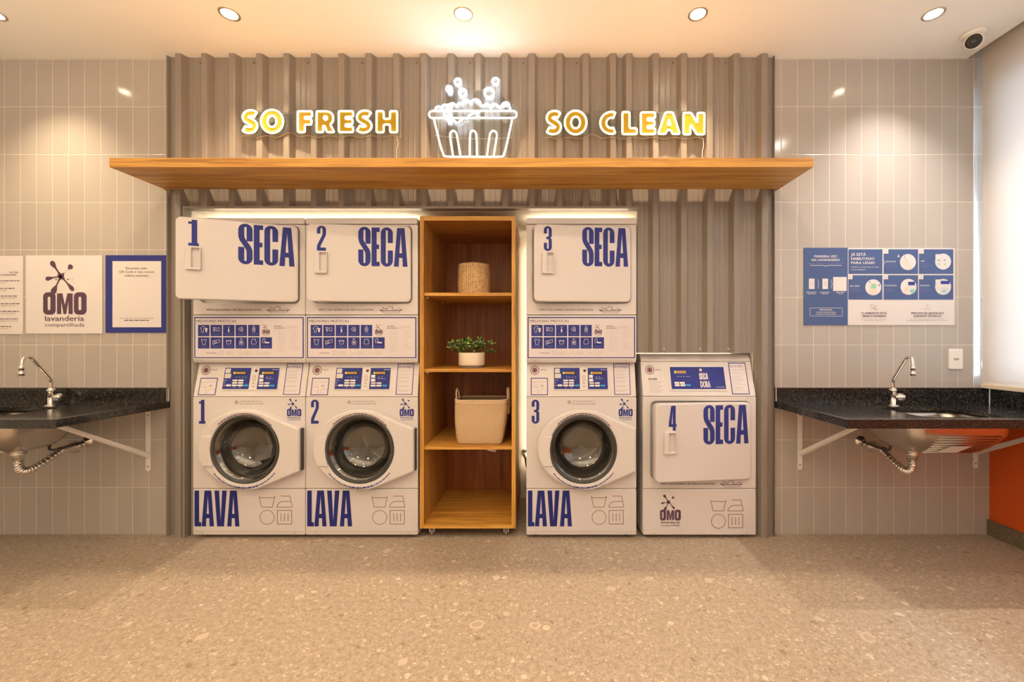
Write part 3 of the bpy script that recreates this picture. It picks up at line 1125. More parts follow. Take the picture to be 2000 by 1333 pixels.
def bt3(pts, y=-0.004):
    return [(bk(*p)[0], y, bk(*p)[1]) for p in pts]


b = MB()
outl = [(330, 1245), (205, 900), (150, 720), (110, 650), (120, 590), (215, 525), (320, 440), (350, 330), (345, 210), (420, 170), (510, 95), (590, 85), (650, 170), (720, 245), (820, 268), (920, 245), (1000, 160), (1050, 90), (1110, 75),
        (1175, 130), (1170, 260), (1220, 370), (1330, 440), (1400, 550), (1440, 620), (1420, 690), (1350, 800), (1320, 980), (1250, 1245)]
b.prism([catmull([bk(*p) for p in outl], 4)], 0.006, 0.011, 'acrylic', side_mat='acrylic_lit_edge')
b.build('acrylic_backing', bt)
for u, v in ((300, 560), (1250, 560), (760, 1150)):
    p = bk(u, v)
    b = MB()
    b.lathe([(0.005, 0.011), (0.005, 0.0155)], 'chrome', (p[0], 0, p[1]), 'y', 10)
    b.build('standoff', bt)
TR = 0.0050
b = MB()
rim = rrect(135, 1400, -680, -578, 50, 6)
b.tube([(bk(p[0], -p[1])[0], -0.004, bk(p[0], -p[1])[1]) for p in rim], TR, 'neon_warm_white', 8, closed=True)
b.build('basket_rim_tube', bt)
b = MB()
b.tube(bt3(catmull([(205, 690), (250, 880), (300, 1080), (335, 1180), (390, 1236), (780, 1240), (1165, 1238), (1222, 1185), (1260, 1050), (1300, 870), (1335, 700)], 6, False)), TR, 'neon_warm_white', 8)
b.build('basket_body_tube', bt)
for pts in ([(482, 1225), (440, 960), (448, 890), (485, 865), (522, 888), (540, 950), (588, 1225)], [(722, 1225), (726, 950), (740, 885), (772, 862), (803, 885), (820, 950), (828, 1225)], [(972, 1225), (1008, 950), (1030, 885), (1068, 865), (1102, 888), (1112, 950), (1070, 1225)]):
    b = MB()
    b.tube(bt3(catmull(pts, 5, False)), TR, 'neon_warm_white', 8)
    b.build('basket_rib_tube', bt)
b = MB()
b.tube(bt3(catmull([(225, 565), (240, 525), (285, 515), (320, 545), (330, 505), (375, 490), (420, 520), (440, 480), (490, 470), (530, 505), (560, 470), (615, 470), (640, 430), (690, 420), (735, 455), (770, 420), (820, 412), (865, 440), (885, 490), (920, 505),
                    (960, 478), (1000, 490), (1020, 520), (1050, 485), (1100, 482), (1135, 510), (1160, 530), (1195, 480), (1240, 452), (1285, 470), (1300, 520), (1315, 570)], 4, False)), TR, 'neon_white', 8)
b.build('foam_tube', bt)
b = MB()
b.tube(bt3(catmull([(412, 490), (415, 540), (375, 590), (362, 650), (390, 705), (430, 715), (465, 690), (500, 725), (550, 762), (605, 720), (640, 690), (690, 700), (720, 655), (780, 625), (870, 612)], 4, False), -0.012), TR, 'neon_white', 8)
b.build('foam_drip_tube', bt)
for u, v, r in ((550, 155, 44), (425, 258, 40), (620, 312, 52), (1003, 312, 68), (1095, 146, 44), (405, 622, 42)):
    b = MB()
    c0 = bk(u, v)
    rr = r / 7.405 * NYD / F
    b.tube([(c0[0] + rr * cos(2 * pi * i / 24), -0.004, c0[1] + rr * sin(2 * pi * i / 24)) for i in range(24)], TR, 'neon_white', 8, closed=True)
    b.build('bubble_tube', bt)
b = MB()
b.tube(bt3(catmull([(205, 908), (440, 938), (850, 965), (1325, 945)], 6, False), 0.0135), 0.0022, 'clear_cable', 6)
b.tube(bt3(catmull([(265, 640), (262, 900), (264, 1240)], 6, False), 0.0135), 0.0022, 'clear_cable', 6)
b.build('cable', bt)

# ------------------------------------------------------------------ laundry symbols and small prints


def care_symbols(mb, X, Z, y, mat, u, w):
    """wash tub, iron, dry-clean circle, drip-dry square; X, Z map photo px, u = px offset to the washer's layout"""
    q = lambda pts: [(X(p[0] + u[0]), Z(p[1] + u[1])) for p in pts]
    mb.line(q([(1154.7, 970), (1159.5, 992), (1180, 992), (1185, 970)]), w, y, mat)
    wave = [(1156 + 28 * i / 24, 974.3 - 1.2 * abs(sin(i / 24 * pi * 3))) for i in range(25)]
    mb.line(q(wave), w, y, mat)
    mb.line(q([(1196, 970.5), (1214, 970.5), (1218.5, 992), (1188.5, 992), (1190, 987.5), (1194, 983), (1199, 981), (1216, 981)]), w, y, mat)
    mb.line(q([(1170 + 13.7 * cos(2 * pi * i / 36), 1012 + 13.7 * sin(2 * pi * i / 36)) for i in range(36)]), w, y, mat, closed=True)
    mb.line(q([(1189.8, 998.5), (1217.4, 998.5), (1217.4, 1025), (1189.8, 1025)]), w, y, mat, closed=True)
    for x in (1196.8, 1203.5, 1210.2):
        mb.line(q([(x, 1004), (x, 1019.5)]), w, y, mat)


KX, KZ, MC, MB0, Z0 = 0.69 / 215, 0.0031585, 1135.5, 1047.0, 0.02


def mx(p):
    return (p - MC) * KX


def mz(p):
    return (MB0 - p) * KZ + Z0


def screw(parent, x, z, y, mat='appliance_trim'):
    b = MB()
    b.lathe([(0, -0.003), (0.003, -0.0028), (0.0045, 0.0)], mat, (0, 0, 0), 'y', 12)
    return b.build('screw', parent, (x, y, z))


def foot(parent, x, y):
    b = MB()
    b.lathe([(0, 0), (0.02, 0), (0.022, 0.006), (0.01, 0.008), (0.01, 0.03)], 'rubber_black', (0, 0, 0), 'z', 16)
    b.build('foot', parent, (x, y, 0))


HW = 0.345
DEP = 0.60


def shell(b, x0, x1, z0, z1, yf, yb, mat='appliance_white', t=0.012, top=True):
    """sides, top, bottom and back of a sheet-metal cabinet"""
    b.box(x0, x0 + t, yf, yb, z0, z1, mat)
    b.box(x1 - t, x1, yf, yb, z0, z1, mat)
    b.box(x0 + t, x1 - t, yf, yb, z0, z0 + t, mat)
    if top:
        b.box(x0 + t, x1 - t, yf, yb, z1 - t, z1, mat)
    b.box(x0 + t, x1 - t, yb - t, yb, z0 + t, z1 - t, mat)


def control_frame(zb, zt, rec):
    """matrix that lays prints drawn in (x, z) onto the slanted control face"""
    a = math.atan2(rec, zt - zb)
    return Matrix.Translation((0, 0, zb)) @ Matrix.Rotation(-a, 4, 'X') @ Matrix.Scale((zt - zb) / cos(a) / (zt - zb), 4, (0, 0, 1)) @ Matrix.Translation((0, 0, -zb))


def roundel(b, x, z, r, y):
    b.flat([circ(x, z, r, 32), circ(x, z, r * .86, 32)], y, 'plum_print')
    b.flat([circ(x, z, r * .66, 32), circ(x, z, r * .56, 32)], y, 'grey_print')
    b.flat([circ(x, z, r * .56, 32), circ(x, z, r * .30, 32)], y, 'maroon_print')
    b.flat([circ(x, z, r * .26, 24)], y, 'black_print')


def washing_machine(x, sx, num, label):
    t = thing('washing_machine', label, 'washing machine', (x, -0.055, 0), 'front loading washers')
    t.scale = (sx, 1, 1)
    ztop = mz(710) - 0.001
    zc = mz(776.5)
    zl = mz(956)
    # cabinet: front sheet with round port, sides, back
    b = MB()
    gx, gz, gr = mx(1137.6), mz(875.5), 64.2 * KX
    b.prism([rrect(-HW, HW, zl + .0015, zc - .0015, .006, 3), circ(gx, gz, gr - .008, 64)], 0, 0.03, 'appliance_white', bev=0.003)
    shell(b, -HW, HW, Z0, zc, 0.03, DEP)
    b.build('cabinet', t)
    b = MB()
    b.lathe([(gr - .008, 0.01), (gr - .012, 0.05), (gr - .05, 0.06), (gr - .05, 0.07), (gr + .04, 0.075)], 'gasket_grey', (gx, 0, gz), 'y', 56)
    b.build('door_gasket', t)
    b = MB()
    b.lathe([(gr - .05, 0.055), (gr - .046, 0.075), (gr + .02, 0.09), (gr + .02, 0.46), (gr - .02, 0.475), (0.07, 0.47), (0.06, 0.455), (0.0, 0.45)], 'drum_steel', (gx, 0, gz), 'y', 56)
    for k in range(3):
        a = R(100 + 120 * k)
        c = Vector((cos(a), 0, sin(a)))
        s = Vector((-sin(a), 0, cos(a)))
        base = Vector((gx, 0, gz))
        r0, r1 = gr + .018, gr - .045
        vs = []
        for y in (0.11, 0.45):
            vs += [tuple(base + c * r0 - s * .035 + Vector((0, y, 0))), tuple(base + c * r1 + Vector((0, y + (.02 if y < .2 else -.02), 0))), tuple(base + c * r0 + s * .035 + Vector((0, y, 0)))]
        b.add(vs, [(0, 1, 4, 3), (1, 2, 5, 4), (0, 2, 1), (3, 4, 5)], 'drum_steel')
    b.build('drum', t)
    # lower panel with the big word and the care symbols
    b = MB()
    b.prism([rrect(-HW, HW, Z0 + .002, zl - .0015, .008, 3)], 0, 0.028, 'appliance_white', bev=0.003)
    b.box(-HW + .006, HW - .006, -0.0012, 0, mz(1040), mz(1039.3), 'appliance_trim')
    lp = b.build('lower_panel', t)
    b = MB()
    block(b, 'LAVA', mx(1031), mx(1117.2), mz(1029.6), mz(959), -0.0008, 'navy_vinyl', gap=0.012)
    b.build('lettering', lp)
    b = MB()
    care_symbols(b, mx, mz, -0.0008, 'brown_print', (0, 0), 0.0032)
    b.build('care_symbol_print', lp)
    for u in (1046, 1224):
        screw(lp, mx(u), mz(1042.5), 0)
    # number, mark and notice on the front
    b = MB()
    b.line([(mx(1029.5), mz(835)), (mx(1060), mz(835))], 0.0012, -0.0006, 'appliance_trim')
    block(b, num, mx(1038.3 if num != '1' else 1039.5), mx(1053.2 if num != '1' else 1052), mz(829), mz(781.7), -0.0008, 'navy_print')
    b.build('number_sticker', t)
    b = MB()
    splash_logo(b, mx(1208.3), mz(814.5), mx(1235.7) - mx(1208.3), -0.0008, 'navy_print')
    b.build('brand_sticker', t)
    b = MB()
    c = (mx(1111.5), mz(787))
    for a in range(4):
        b.flat([circ(c[0] + .007 * cos(a * pi / 2), c[1] + .007 * sin(a * pi / 2), .006, 12)], -0.0006 - a * 0.00005, 'grey_print')
    b.greek(mx(1118), mx(1163), mz(785.3), 0.0055, -0.0008, 'grey_print', 3)
    b.greek(mx(1118), mx(1164), mz(790), 0.0055, -0.0008, 'grey_print', 4)
    b.build('notice_print', t)
    # porthole door
    def dz(u, v):
        return (mx(1030 + u / 7.014), mz(770 + v / 7.014))
    cur = catmull([dz(*p) for p in [(1080, 287), (1000, 250), (900, 218), (745, 203), (600, 217), (450, 272), (310, 365), (215, 470), (155, 590), (133, 720), (147, 850), (200, 972), (290, 1080), (420, 1175), (560, 1240), (700, 1280), (820, 1285), (930, 1268), (1080, 1208)]], 4, closed=False)
    outline = cur + [dz(1462, 1046), dz(1470, 1030), dz(1470, 470), dz(1462, 452)]
    b = MB()
    b.prism([outline, circ(gx, gz, gr, 64)], -0.052, -0.002, 'appliance_white', bev=0.012)
    door = b.build('door', t)
    b = MB()
    b.prism([[dz(*p) for p in [(212, 562), (342, 556), (318, 640), (306, 740), (316, 845), (345, 962), (212, 962), (165, 850), (150, 720), (172, 620)]]], -0.060, -0.05, 'appliance_white', bev=0.004)
    b.build('handle', door)
    b = MB()
    b.box(dz(1473, 0)[0], dz(1482, 0)[0], -0.032, -0.002, dz(0, 1035)[1], dz(0, 468)[1], 'gasket_grey')
    b.build('hinge', door)
    b = MB()
    prof = [(gr, -0.050), (gr - .004, -0.054), (gr - .012, -0.050), (gr - .016, -0.03), (gr - .020, 0.0)]
    b.lathe(prof, 'gasket_grey', (gx, 0, gz), 'y', 64)
    b.build('bezel', door)
    b = MB()
    g2 = gr - .016
    b.lathe([(g2, -0.038), (g2 - .012, -0.030), (g2 - .022, -0.005), (g2 - .035, 0.035), (g2 - .055, 0.06), (g2 - .085, 0.078), (g2 - .13, 0.088), (0.0, 0.092)], 'door_glass', (gx, 0, gz), 'y', 64)
    b.build('glass', door)
    rnd = random.Random(5)
    for a0, a1, rr, mt in ((136, 42, gr + .012, 'plum_print'), (218, 322, gr + .026, 'navy_print')):
        b = MB()
        st = 1.6 if a1 > a0 else -1.6
        a = a0
        while (a < a1) if st > 0 else (a > a1):
            L = rnd.uniform(1.5, 6)
            d = L if st > 0 else -L
            hh = 0.0028 if not (st > 0 and 255 < a < 290) else 0.0045
            q = [(gx + r_ * cos(R(aa)), gz + r_ * sin(R(aa))) for r_, aa in ((rr - hh, a), (rr - hh, a + d), (rr + hh, a + d), (rr + hh, a))]
            b.flat([q], -0.0526, mt)
            a += d + st * 0.5
        b.build('ring_print', door)
    # slanted control panel
    rec = 0.046
    b = MB()
    b.extrude_x([(0.0, zc + .001), (rec, ztop), (DEP, ztop), (DEP, zc + .001)], -HW + .001, HW - .001, 'appliance_white')
    cp = b.build('control_panel', t, bevel=0.003)
    M = control_frame(zc, ztop, rec)

    def cx(u):
        return mx(1030 + u / 9.09)

    def cz(v):
        return mz(700 + v / 9.09)

    def part(name, fn, lab=None):
        bb = MB()
        bb.T = M
        fn(bb)
        return bb.build(name, cp, label=lab)

    def f_round(bb):
        roundel(bb, cx(130), cz(232), 80 / 9.09 * KX, -0.0008)
        bb.greek(cx(235), cx(330), cz(222), 0.003, -0.0008, 'plum_print', 2)
    part('round_sticker', f_round)

    def f_st1(bb):
        bb.flat([rect(cx(60), cx(365), cz(668), cz(365))], -0.0006, 'navy_print')
        bb.flat([rect(cx(74), cx(351), cz(654), cz(380))], -0.0009, 'sticker_white')
        bb.greek(cx(85), cx(335), cz(435), 0.004, -0.0012, 'grey_print', 4)
        bb.line([(cx(85), cz(475)), (cx(200), cz(475))], .0015, -0.0012, 'grey_print')
        bb.line([(cx(80), cz(520)), (cx(170), cz(520)), (cx(188), cz(540)), (cx(188), cz(650))], .003, -0.0012, 'grey_print')
        bb.line([(cx(235), cz(640)), (cx(235), cz(580)), (cx(265), cz(555)), (cx(320), cz(560)), (cx(340), cz(590))], .002, -0.0012, 'grey_print')
        bb.flat([[(cx(215), cz(500)), (cx(255), cz(500)), (cx(265), cz(465)), (cx(275), cz(500)), (cx(305), cz(520)), (cx(250), cz(520))]], -0.0012, 'grey_print')
    part('instruction_sticker', f_st1)

    def f_bez(bb):
        bb.prism([rrect(cx(455), cx(1445), cz(585), cz(170), .006, 3)], -0.004, 0, 'panel_bezel', bev=0.002)
    part('display_bezel', f_bez)

    def key(bb, a, c, e, f, mt='key_white'):
        bb.prism([rrect(cx(a), cx(c), cz(f), cz(e), .001, 1)], -0.0068, -0.005, mt)

    def digits(bb, a, c, e, f, first):
        bb.flat([rect(cx(a - 8), cx(c + 30), cz(f + 8), cz(e - 8))], -0.0056, 'dark_display')
        n = 7
        w = (c - a) / n
        for i in range(n):
            bb.flat([rect(cx(a + w * i + w * .12), cx(a + w * (i + 1) - w * .12), cz(f), cz(e))], -0.006, first if i == 0 else 'amber_display')

    def f_k1(bb):
        bb.prism([rrect(cx(475), cx(935), cz(562), cz(190), .002, 2)], -0.0052, -0.004, 'navy_print')
        digits(bb, 632, 845, 262, 298, 'lime_display')
        for a, c, e, f in ((490, 578, 205, 282), (490, 598, 296, 372)):
            bb.flat([rect(cx(a), cx(c), cz(f), cz(e))], -0.006, 'key_white')
        for i in range(4):
            bb.greek(cx(498), cx(575), cz(220 + i * 16), .0022, -0.0064, 'grey_print', i)
            bb.greek(cx(498), cx(590), cz(310 + i * 16), .0022, -0.0064, 'grey_print', i + 9)
        for a in (700, 750, 805, 858):
            bb.flat([circ(cx(a), cz(350), .0022, 8)], -0.006, 'sticker_white')
        bb.greek(cx(690), cx(885), cz(370), .0018, -0.006, 'navy_light', 3)
        for v in (410, 452, 500):
            bb.greek(cx(488), cx(540 if v < 430 else 525), cz(v), .0028, -0.006, 'sticker_white', v)
        for a, c, e, f in ((640, 725, 398, 425), (740, 830, 398, 425), (640, 725, 440, 468), (740, 830, 440, 468), (540, 622, 482, 514), (640, 725, 482, 514), (740, 830, 482, 514)):
            key(bb, a, c, e, f)
        key(bb, 845, 925, 484, 514, 'sky_print')
        for a in (675, 770):
            bb.greek(cx(a), cx(a + 30), cz(536), .003, -0.006, 'sticker_white', a)
    part('wash_keypad', f_k1)

    def f_lock(bb):
        bb.lathe([(0, -0.007), (.007, -0.007), (.009, -0.004)], 'brass_dark', (cx(1025), 0, cz(240)), 'y', 20)
    part('key_lock', f_lock)

    def f_ic(bb):
        bb.greek(cx(985), cx(1030), cz(325), .0025, -0.0045, 'brown_print', 1)
        bb.line([(cx(p[0]), cz(p[1])) for p in ((985, 345), (1035, 345), (1035, 395), (985, 395))], .0018, -0.0045, 'brown_print', True)
        bb.line([(cx(p[0]), cz(p[1])) for p in ((985, 425), (1010, 410), (1040, 425))], .0018, -0.0045, 'brown_print')
        bb.line([(cx(1005) + .0035 * cos(i * pi / 6), cz(460) + .0035 * sin(i * pi / 6)) for i in range(12)], .0016, -0.0045, 'brown_print', True)
        bb.line([(cx(p[0]), cz(p[1])) for p in ((985, 440), (1035, 480))], .0016, -0.0045, 'brown_print')
        bb.greek(cx(990), cx(1040), cz(515), .0035, -0.0045, 'brown_print', 7)
    part('symbol_print', f_ic)

    def f_k2(bb):
        bb.prism([rrect(cx(1080), cx(1432), cz(564), cz(192), .002, 2)], -0.0052, -0.004, 'navy_print')
        bb.greek(cx(1310), cx(1425), cz(222), .0028, -0.006, 'sticker_white', 5)
        digits(bb, 1135, 1340, 262, 298, 'lime_display')
        for a, c, e, f in ((1100, 1170, 313, 366), (1100, 1175, 383, 432)):
            bb.flat([rect(cx(a), cx(c), cz(f), cz(e))], -0.006, 'key_white')
        for a in (1235, 1290):
            bb.flat([circ(cx(a), cz(352), .003, 8)], -0.006, 'sticker_white')
        bb.greek(cx(1215), cx(1350), cz(382), .0018, -0.006, 'sticker_white', 6)
        for a, c, e, f in ((1105, 1190, 446, 470), (1205, 1290, 446, 470), (1105, 1190, 486, 518), (1205, 1290, 486, 518)):
            key(bb, a, c, e, f)
        key(bb, 1305, 1385, 488, 516, 'sky_print')
    part('dry_keypad', f_k2)

    def f_st2(bb):
        bb.flat([rect(cx(1545), cx(1838), cz(660), cz(112))], -0.0006, 'navy_print')
        bb.flat([rect(cx(1558), cx(1825), cz(648), cz(125))], -0.0009, 'sticker_white')
        bb.text('LEIA COM ATENÇÃO', cx(1562), cz(190), cz(146) - cz(190), -0.0012, 'navy_print', w=cx(1808) - cx(1562), bold=0.01)
        for k, v in enumerate((237, 262, 300, 320, 352, 372, 412, 440, 500, 522, 575, 600)):
            bb.greek(cx(1575), cx(1790 - 40 * (k % 2)), cz(v), .0028, -0.0012, 'grey_print', k + 20)
    part('notice_sticker', f_st2)
    for fx in (-.29, .29):
        for fy in (.06, .54):
            foot(t, fx, fy)
    return t


# little line drawings for the blue squares of the tips sticker
ICONS = [
    [('l', [(-.8, .3), (-.4, .7), (.1, .7), (.3, .4), (.05, .1), (-.05, .15), (-.05, -.6), (-.55, -.6), (-.55, .15), (-.65, .05)], 1), ('f', [(.25, .25), (.45, .35), (.6, .3), (.75, .35), (.95, .2), (.85, 0), (.8, .03), (.8, -.6), (.4, -.6), (.4, .0), (.3, 0)])],
    [('l', [(-.7, .5), (-.2, .5), (-.3, .1), (-.6, .1)], 1), ('l', [(-.7, -.05), (-.2, -.05), (-.45, -.5)], 1), ('l', [(.1, .4), (.7, .4), (.7, -.35), (.1, -.35)], 1)],
    [('l', [(-.2, .7), (0, .2), (.2, .7)], 0), ('f', [(-.13, .15), (.13, .15), (.18, -.5), (0, -.7), (-.18, -.5)])],
    [('l', [(-.6, .1), (-.2, .55), (.3, .55), (.4, -.4), (-.2, -.4)], 1), ('l', [(-.1, .2), (.15, .25), (.15, -.15), (-.1, -.15)], 1)],
    [('l', [(0, .85), (.3, .3), (.35, -.3), (.15, -.6), (-.15, -.6), (-.35, -.3), (-.3, .3)], 1), ('l', [(-.05, .3), (-.1, -.2), (.1, -.3), (.08, .3)], 1)],
    [('l', [(-.5, .65), (-.2, .55), (0, .4), (.2, .55), (.5, .65), (.6, .25), (.38, .15), (.38, -.6), (-.38, -.6), (-.38, .15), (-.6, .25)], 1)],
    [('l', [(-.8, .2), (.75, .55), (.75, -.05), (-.8, -.6)], 1), ('l', [(-.5, .05), (.0, .15), (.0, -.2), (-.5, -.35)], 1)],
    [('l', [(-.6, .35), (-.4, -.5), (.4, -.5), (.6, .35)], 1), ('l', [(-.5, .1), (-.25, .3), (0, .05), (.25, .3), (.5, .1)], 0)],
    [('l', [(-.15, .75), (.15, .75), (.15, .45), (.45, .0), (.4, -.6), (-.4, -.6), (-.45, 0), (-.15, .45)], 1), ('f', [(-.2, .1), (.2, .1), (.2, -.35), (-.2, -.35)])],
    [('l', [(-.4, .65), (.4, .65), (.4, .3), (.6, .0), (.5, -.5), (-.5, -.5), (-.6, 0), (-.4, .3)], 1)],
    [('l', [(-.8, .7), (-.3, .75), (-.3, -.1), (-.8, -.2)], 1), ('f', [(-.3, .25), (.0, .0), (.75, -.05), (.65, -.35), (-.3, -.3)])],
]


def tips_sticker(lp, y):
    b = MB()
    y -= 0.0006

    def tx(u):
        return mx(1030 + u / 9.09)

    def tz(v):
        return mz(615 + v / 9.09)
    b.flat([rect(tx(5), tx(1912), tz(780), tz(50))], y, 'navy_print')
    b.flat([rect(tx(23), tx(1893), tz(764), tz(70))], y - .0003, 'sticker_white')
    y1, y2, y3 = y - .0006, y - .0009, y - .0012
    b.text('MELHORES PRÁTICAS', tx(42), tz(145), tz(98) - tz(145), y1, 'plum_print', w=tx(738) - tx(42), bold=0.006)
    b.greek(tx(45), tx(680), tz(170), .0016, y1, 'grey_print', 1)
    cells = [(x, 190) for x in (72, 290, 507, 725, 943)] + [(x, 410) for x in (72, 290, 507, 725, 943, 1160)]
    for i, (u, v) in enumerate(cells):
        b.flat([rrect(tx(u), tx(u + 200), tz(v + 200), tz(v), .0015, 2)], y1, 'navy_print')
        cxx, czz, s = (tx(u) + tx(u + 200)) / 2, tz(v + 82), tx(75) - tx(0)
        for ic in ICONS[i]:
            pts = [(cxx + p[0] * s, czz + p[1] * s) for p in ic[1]]
            if ic[0] == 'f':
                b.flat([pts], y3, 'sticker_white')
            else:
                b.line(pts, .0022, y2, 'sticker_white', bool(ic[2]))
        b.greek(tx(u + 20), tx(u + 180), tz(v + 155), .0018, y2, 'navy_light', i)
        b.greek(tx(u + 50), tx(u + 150), tz(v + 175), .0018, y2, 'navy_light', i + 30)
    splash_logo(b, tx(1192), tz(348), tx(1324) - tx(1192), y1, 'plum_print')
    b.greek(tx(1400), tx(1535), tz(213), .0035, y1, 'plum_print', 5)
    b.greek(tx(1400), tx(1590), tz(248), .0035, y1, 'plum_print', 6)
    b.greek(tx(1618), tx(1815), tz(218), .0025, y1, 'grey_print', 7)
    b.greek(tx(1618), tx(1790), tz(243), .0025, y1, 'grey_print', 8)
    rnd = random.Random(3)
    for k in range(11):
        v = 292 + k * 36
        b.flat([circ(tx(1412), tz(v), .0012, 6)], y1, 'grey_print')
        b.greek(tx(1450), tx(rnd.randint(1520, 1610)), tz(v), .0018, y1, 'grey_print', 40 + k)
        if k < 10:
            b.flat([circ(tx(1655), tz(v), .0014, 6)], y1, 'grey_print')
            b.greek(tx(1690), tx(rnd.randint(1750, 1850)), tz(v), .0018, y1, 'grey_print', 60 + k)
    b.greek(tx(222), tx(400), tz(690), .0030, y1, 'plum_print', 11)
    for u in (485, 810, 1130):
        b.line([(tx(u - 35), tz(660)), (tx(u + 35), tz(660)), (tx(u + 15), tz(715)), (tx(u - 20), tz(715))] if u == 485 else [(tx(u - 40), tz(665)), (tx(u), tz(690)), (tx(u + 40), tz(715))], .0022, y1, 'grey_print', u == 485)
        for v in (668, 690, 712):
            b.greek(tx(u + 65), tx(u + 190), tz(v), .0018, y1, 'grey_print', u + v)
    return b.build('tips_sticker', lp)


def dryer_door(t, hx, zb, zt, ang, num):
    """hinged on its right edge; origin on the hinge"""
    W, H = 0.605, zt - zb
    b = MB()
    b.prism([rrect(-W, 0, 0, H, .028, 6)], -0.020, 0.022, 'appliance_white', bev=0.007)
    d = b.build('door', t, (hx, 0.0, zb), (0, 0, ang))
    # pull handle: raised rim with a sunk pocket
    u0, u1, v0, v1 = -0.556, -0.483, H - 0.300, H - 0.168
    b = MB()
    b.prism([rrect(u0, u1, v0, v1, .007, 3), rrect(u0 + .030, u1 - .004, v0 + .012, v1 - .008, .004, 3)], -0.036, -0.019, 'appliance_white', bev=0.004)
    b.build('handle', d)
    b = MB()
    W_ = 0.34 if num == '2' else 0.32
    n0 = -0.5445 if num != '4' else -0.525
    h = 0.150
    block(b, num, n0, n0 + W_ * h * 1.02, H - 0.1625, H - 0.0125, -0.0208, 'navy_print')
    b.build('number_print', d)
    b = MB()
    s1 = -0.018
    block(b, 'SECA', s1 - 0.289, s1, H - 0.250, H - 0.012, -0.0208, 'navy_print')
    b.build('lettering', d)
    return d


def dryer_front(t, x0, x1, zb, zt, hx, dzb, dzt):
    """front sheet with the recessed door opening, and the drum behind it"""
    b = MB()
    W = 0.605
    rec = rrect(hx - W - .005, hx + .005, dzb - .005, dzt + .005, .031, 6)
    b.prism([rrect(x0, x1, zb + .0015, zt - .0015, .006, 3), rec], 0, 0.03, 'appliance_white', bev=0.003)
    cxx, czz = hx - W / 2, (dzb + dzt) / 2
    rr = (dzt - dzb) / 2 - .035
    b.prism([rect(x0 + .012, x1 - .012, zb + .012, zt - .012), circ(cxx, czz, rr, 48)], 0.028, 0.034, 'appliance_white')
    shell(b, x0, x1, zb, zt, 0.03, DEP)
    b.build('cabinet', t)
    b = MB()
    b.lathe([(rr, 0.03), (rr, 0.06), (rr + .02, 0.07), (rr + .02, 0.5), (0.0, 0.5)], 'drum_steel', (cxx, 0, czz), 'y', 48)
    b.build('drum', t)


def filter_print(b, X, Z, y, u):
    b.text('APÓS O USO, RETIRAR O SEU FELPO DA SECADORA', X(1053.5 + u[0]), Z(608 + u[1]), Z(604.4 + u[1]) - Z(608 + u[1]), y, 'plum_print', w=X(1159) - X(1053.5), bold=0.025)
    q = lambda pts: [(X(p[0] + u[0]), Z(p[1] + u[1])) for p in pts]
    b.flat([q([(1168.5, 606.7), (1173, 605.8), (1176, 608), (1207, 607.5), (1210, 606), (1215, 606.3), (1209, 608.8), (1174, 609.2)])], y, 'plum_print')
    b.line(q([(1175, 609), (1176.5, 612.5), (1207, 612.5), (1209, 609)]), .002, y, 'plum_print')
    b.line(q(catmull([(1174, 604), (1177, 602), (1178, 607), (1182, 603), (1184, 607), (1187, 601.5), (1192, 600), (1196, 602), (1193, 605.5), (1200, 606.5), (1206, 604.5), (1211, 604)], 4, False)), .0025, y, 'plum_print')


def stacked_dryer(x, sx, num, ang, label):
    t = thing('tumble_dryer', label, 'tumble dryer', (x, -0.055, mz(710)), 'stacked dryers')
    t.scale = (sx, 1, 1)
    base = mz(710)
    g = MB
    Zr = lambda p: mz(p) - base
    zp, zt, zl = Zr(616.5), Zr(439.5), Zr(427)
    dryer_front(t, -HW, HW, zp, zt, mx(1230.5), Zr(592), Zr(444.5))
    dryer_door(t, mx(1230.5), Zr(592), Zr(444.5), ang, num)
    b = MB()
    b.prism([rrect(-HW + .002, HW - .002, zt + .001, zl, .01, 4)], -0.004, DEP, 'appliance_trim' if False else 'appliance_white', bev=0.004)
    b.build('lid', t)
    b = MB()                      # lower panel: its bottom edge turns back
    b.extrude_x([(0.0, zp - .002), (0.0, 0.022), (0.010, 0.001), (DEP, 0.001), (DEP, zp - .002)], -HW, HW, 'appliance_white')
    lp = b.build('lower_panel', t, bevel=0.003)
    # the sticker is drawn in the washer's layout: drop it to this thing's base
    st = tips_sticker(lp, 0.0)
    st.location = (0, 0, -base)
    for u in (1045.5, 1223.5):
        screw(lp, mx(u), Zr(705.5), 0.002)
    b = MB()
    filter_print(b, mx, Zr, -0.0008, (0, 0))
    b.build('filter_notice', t)
    return t


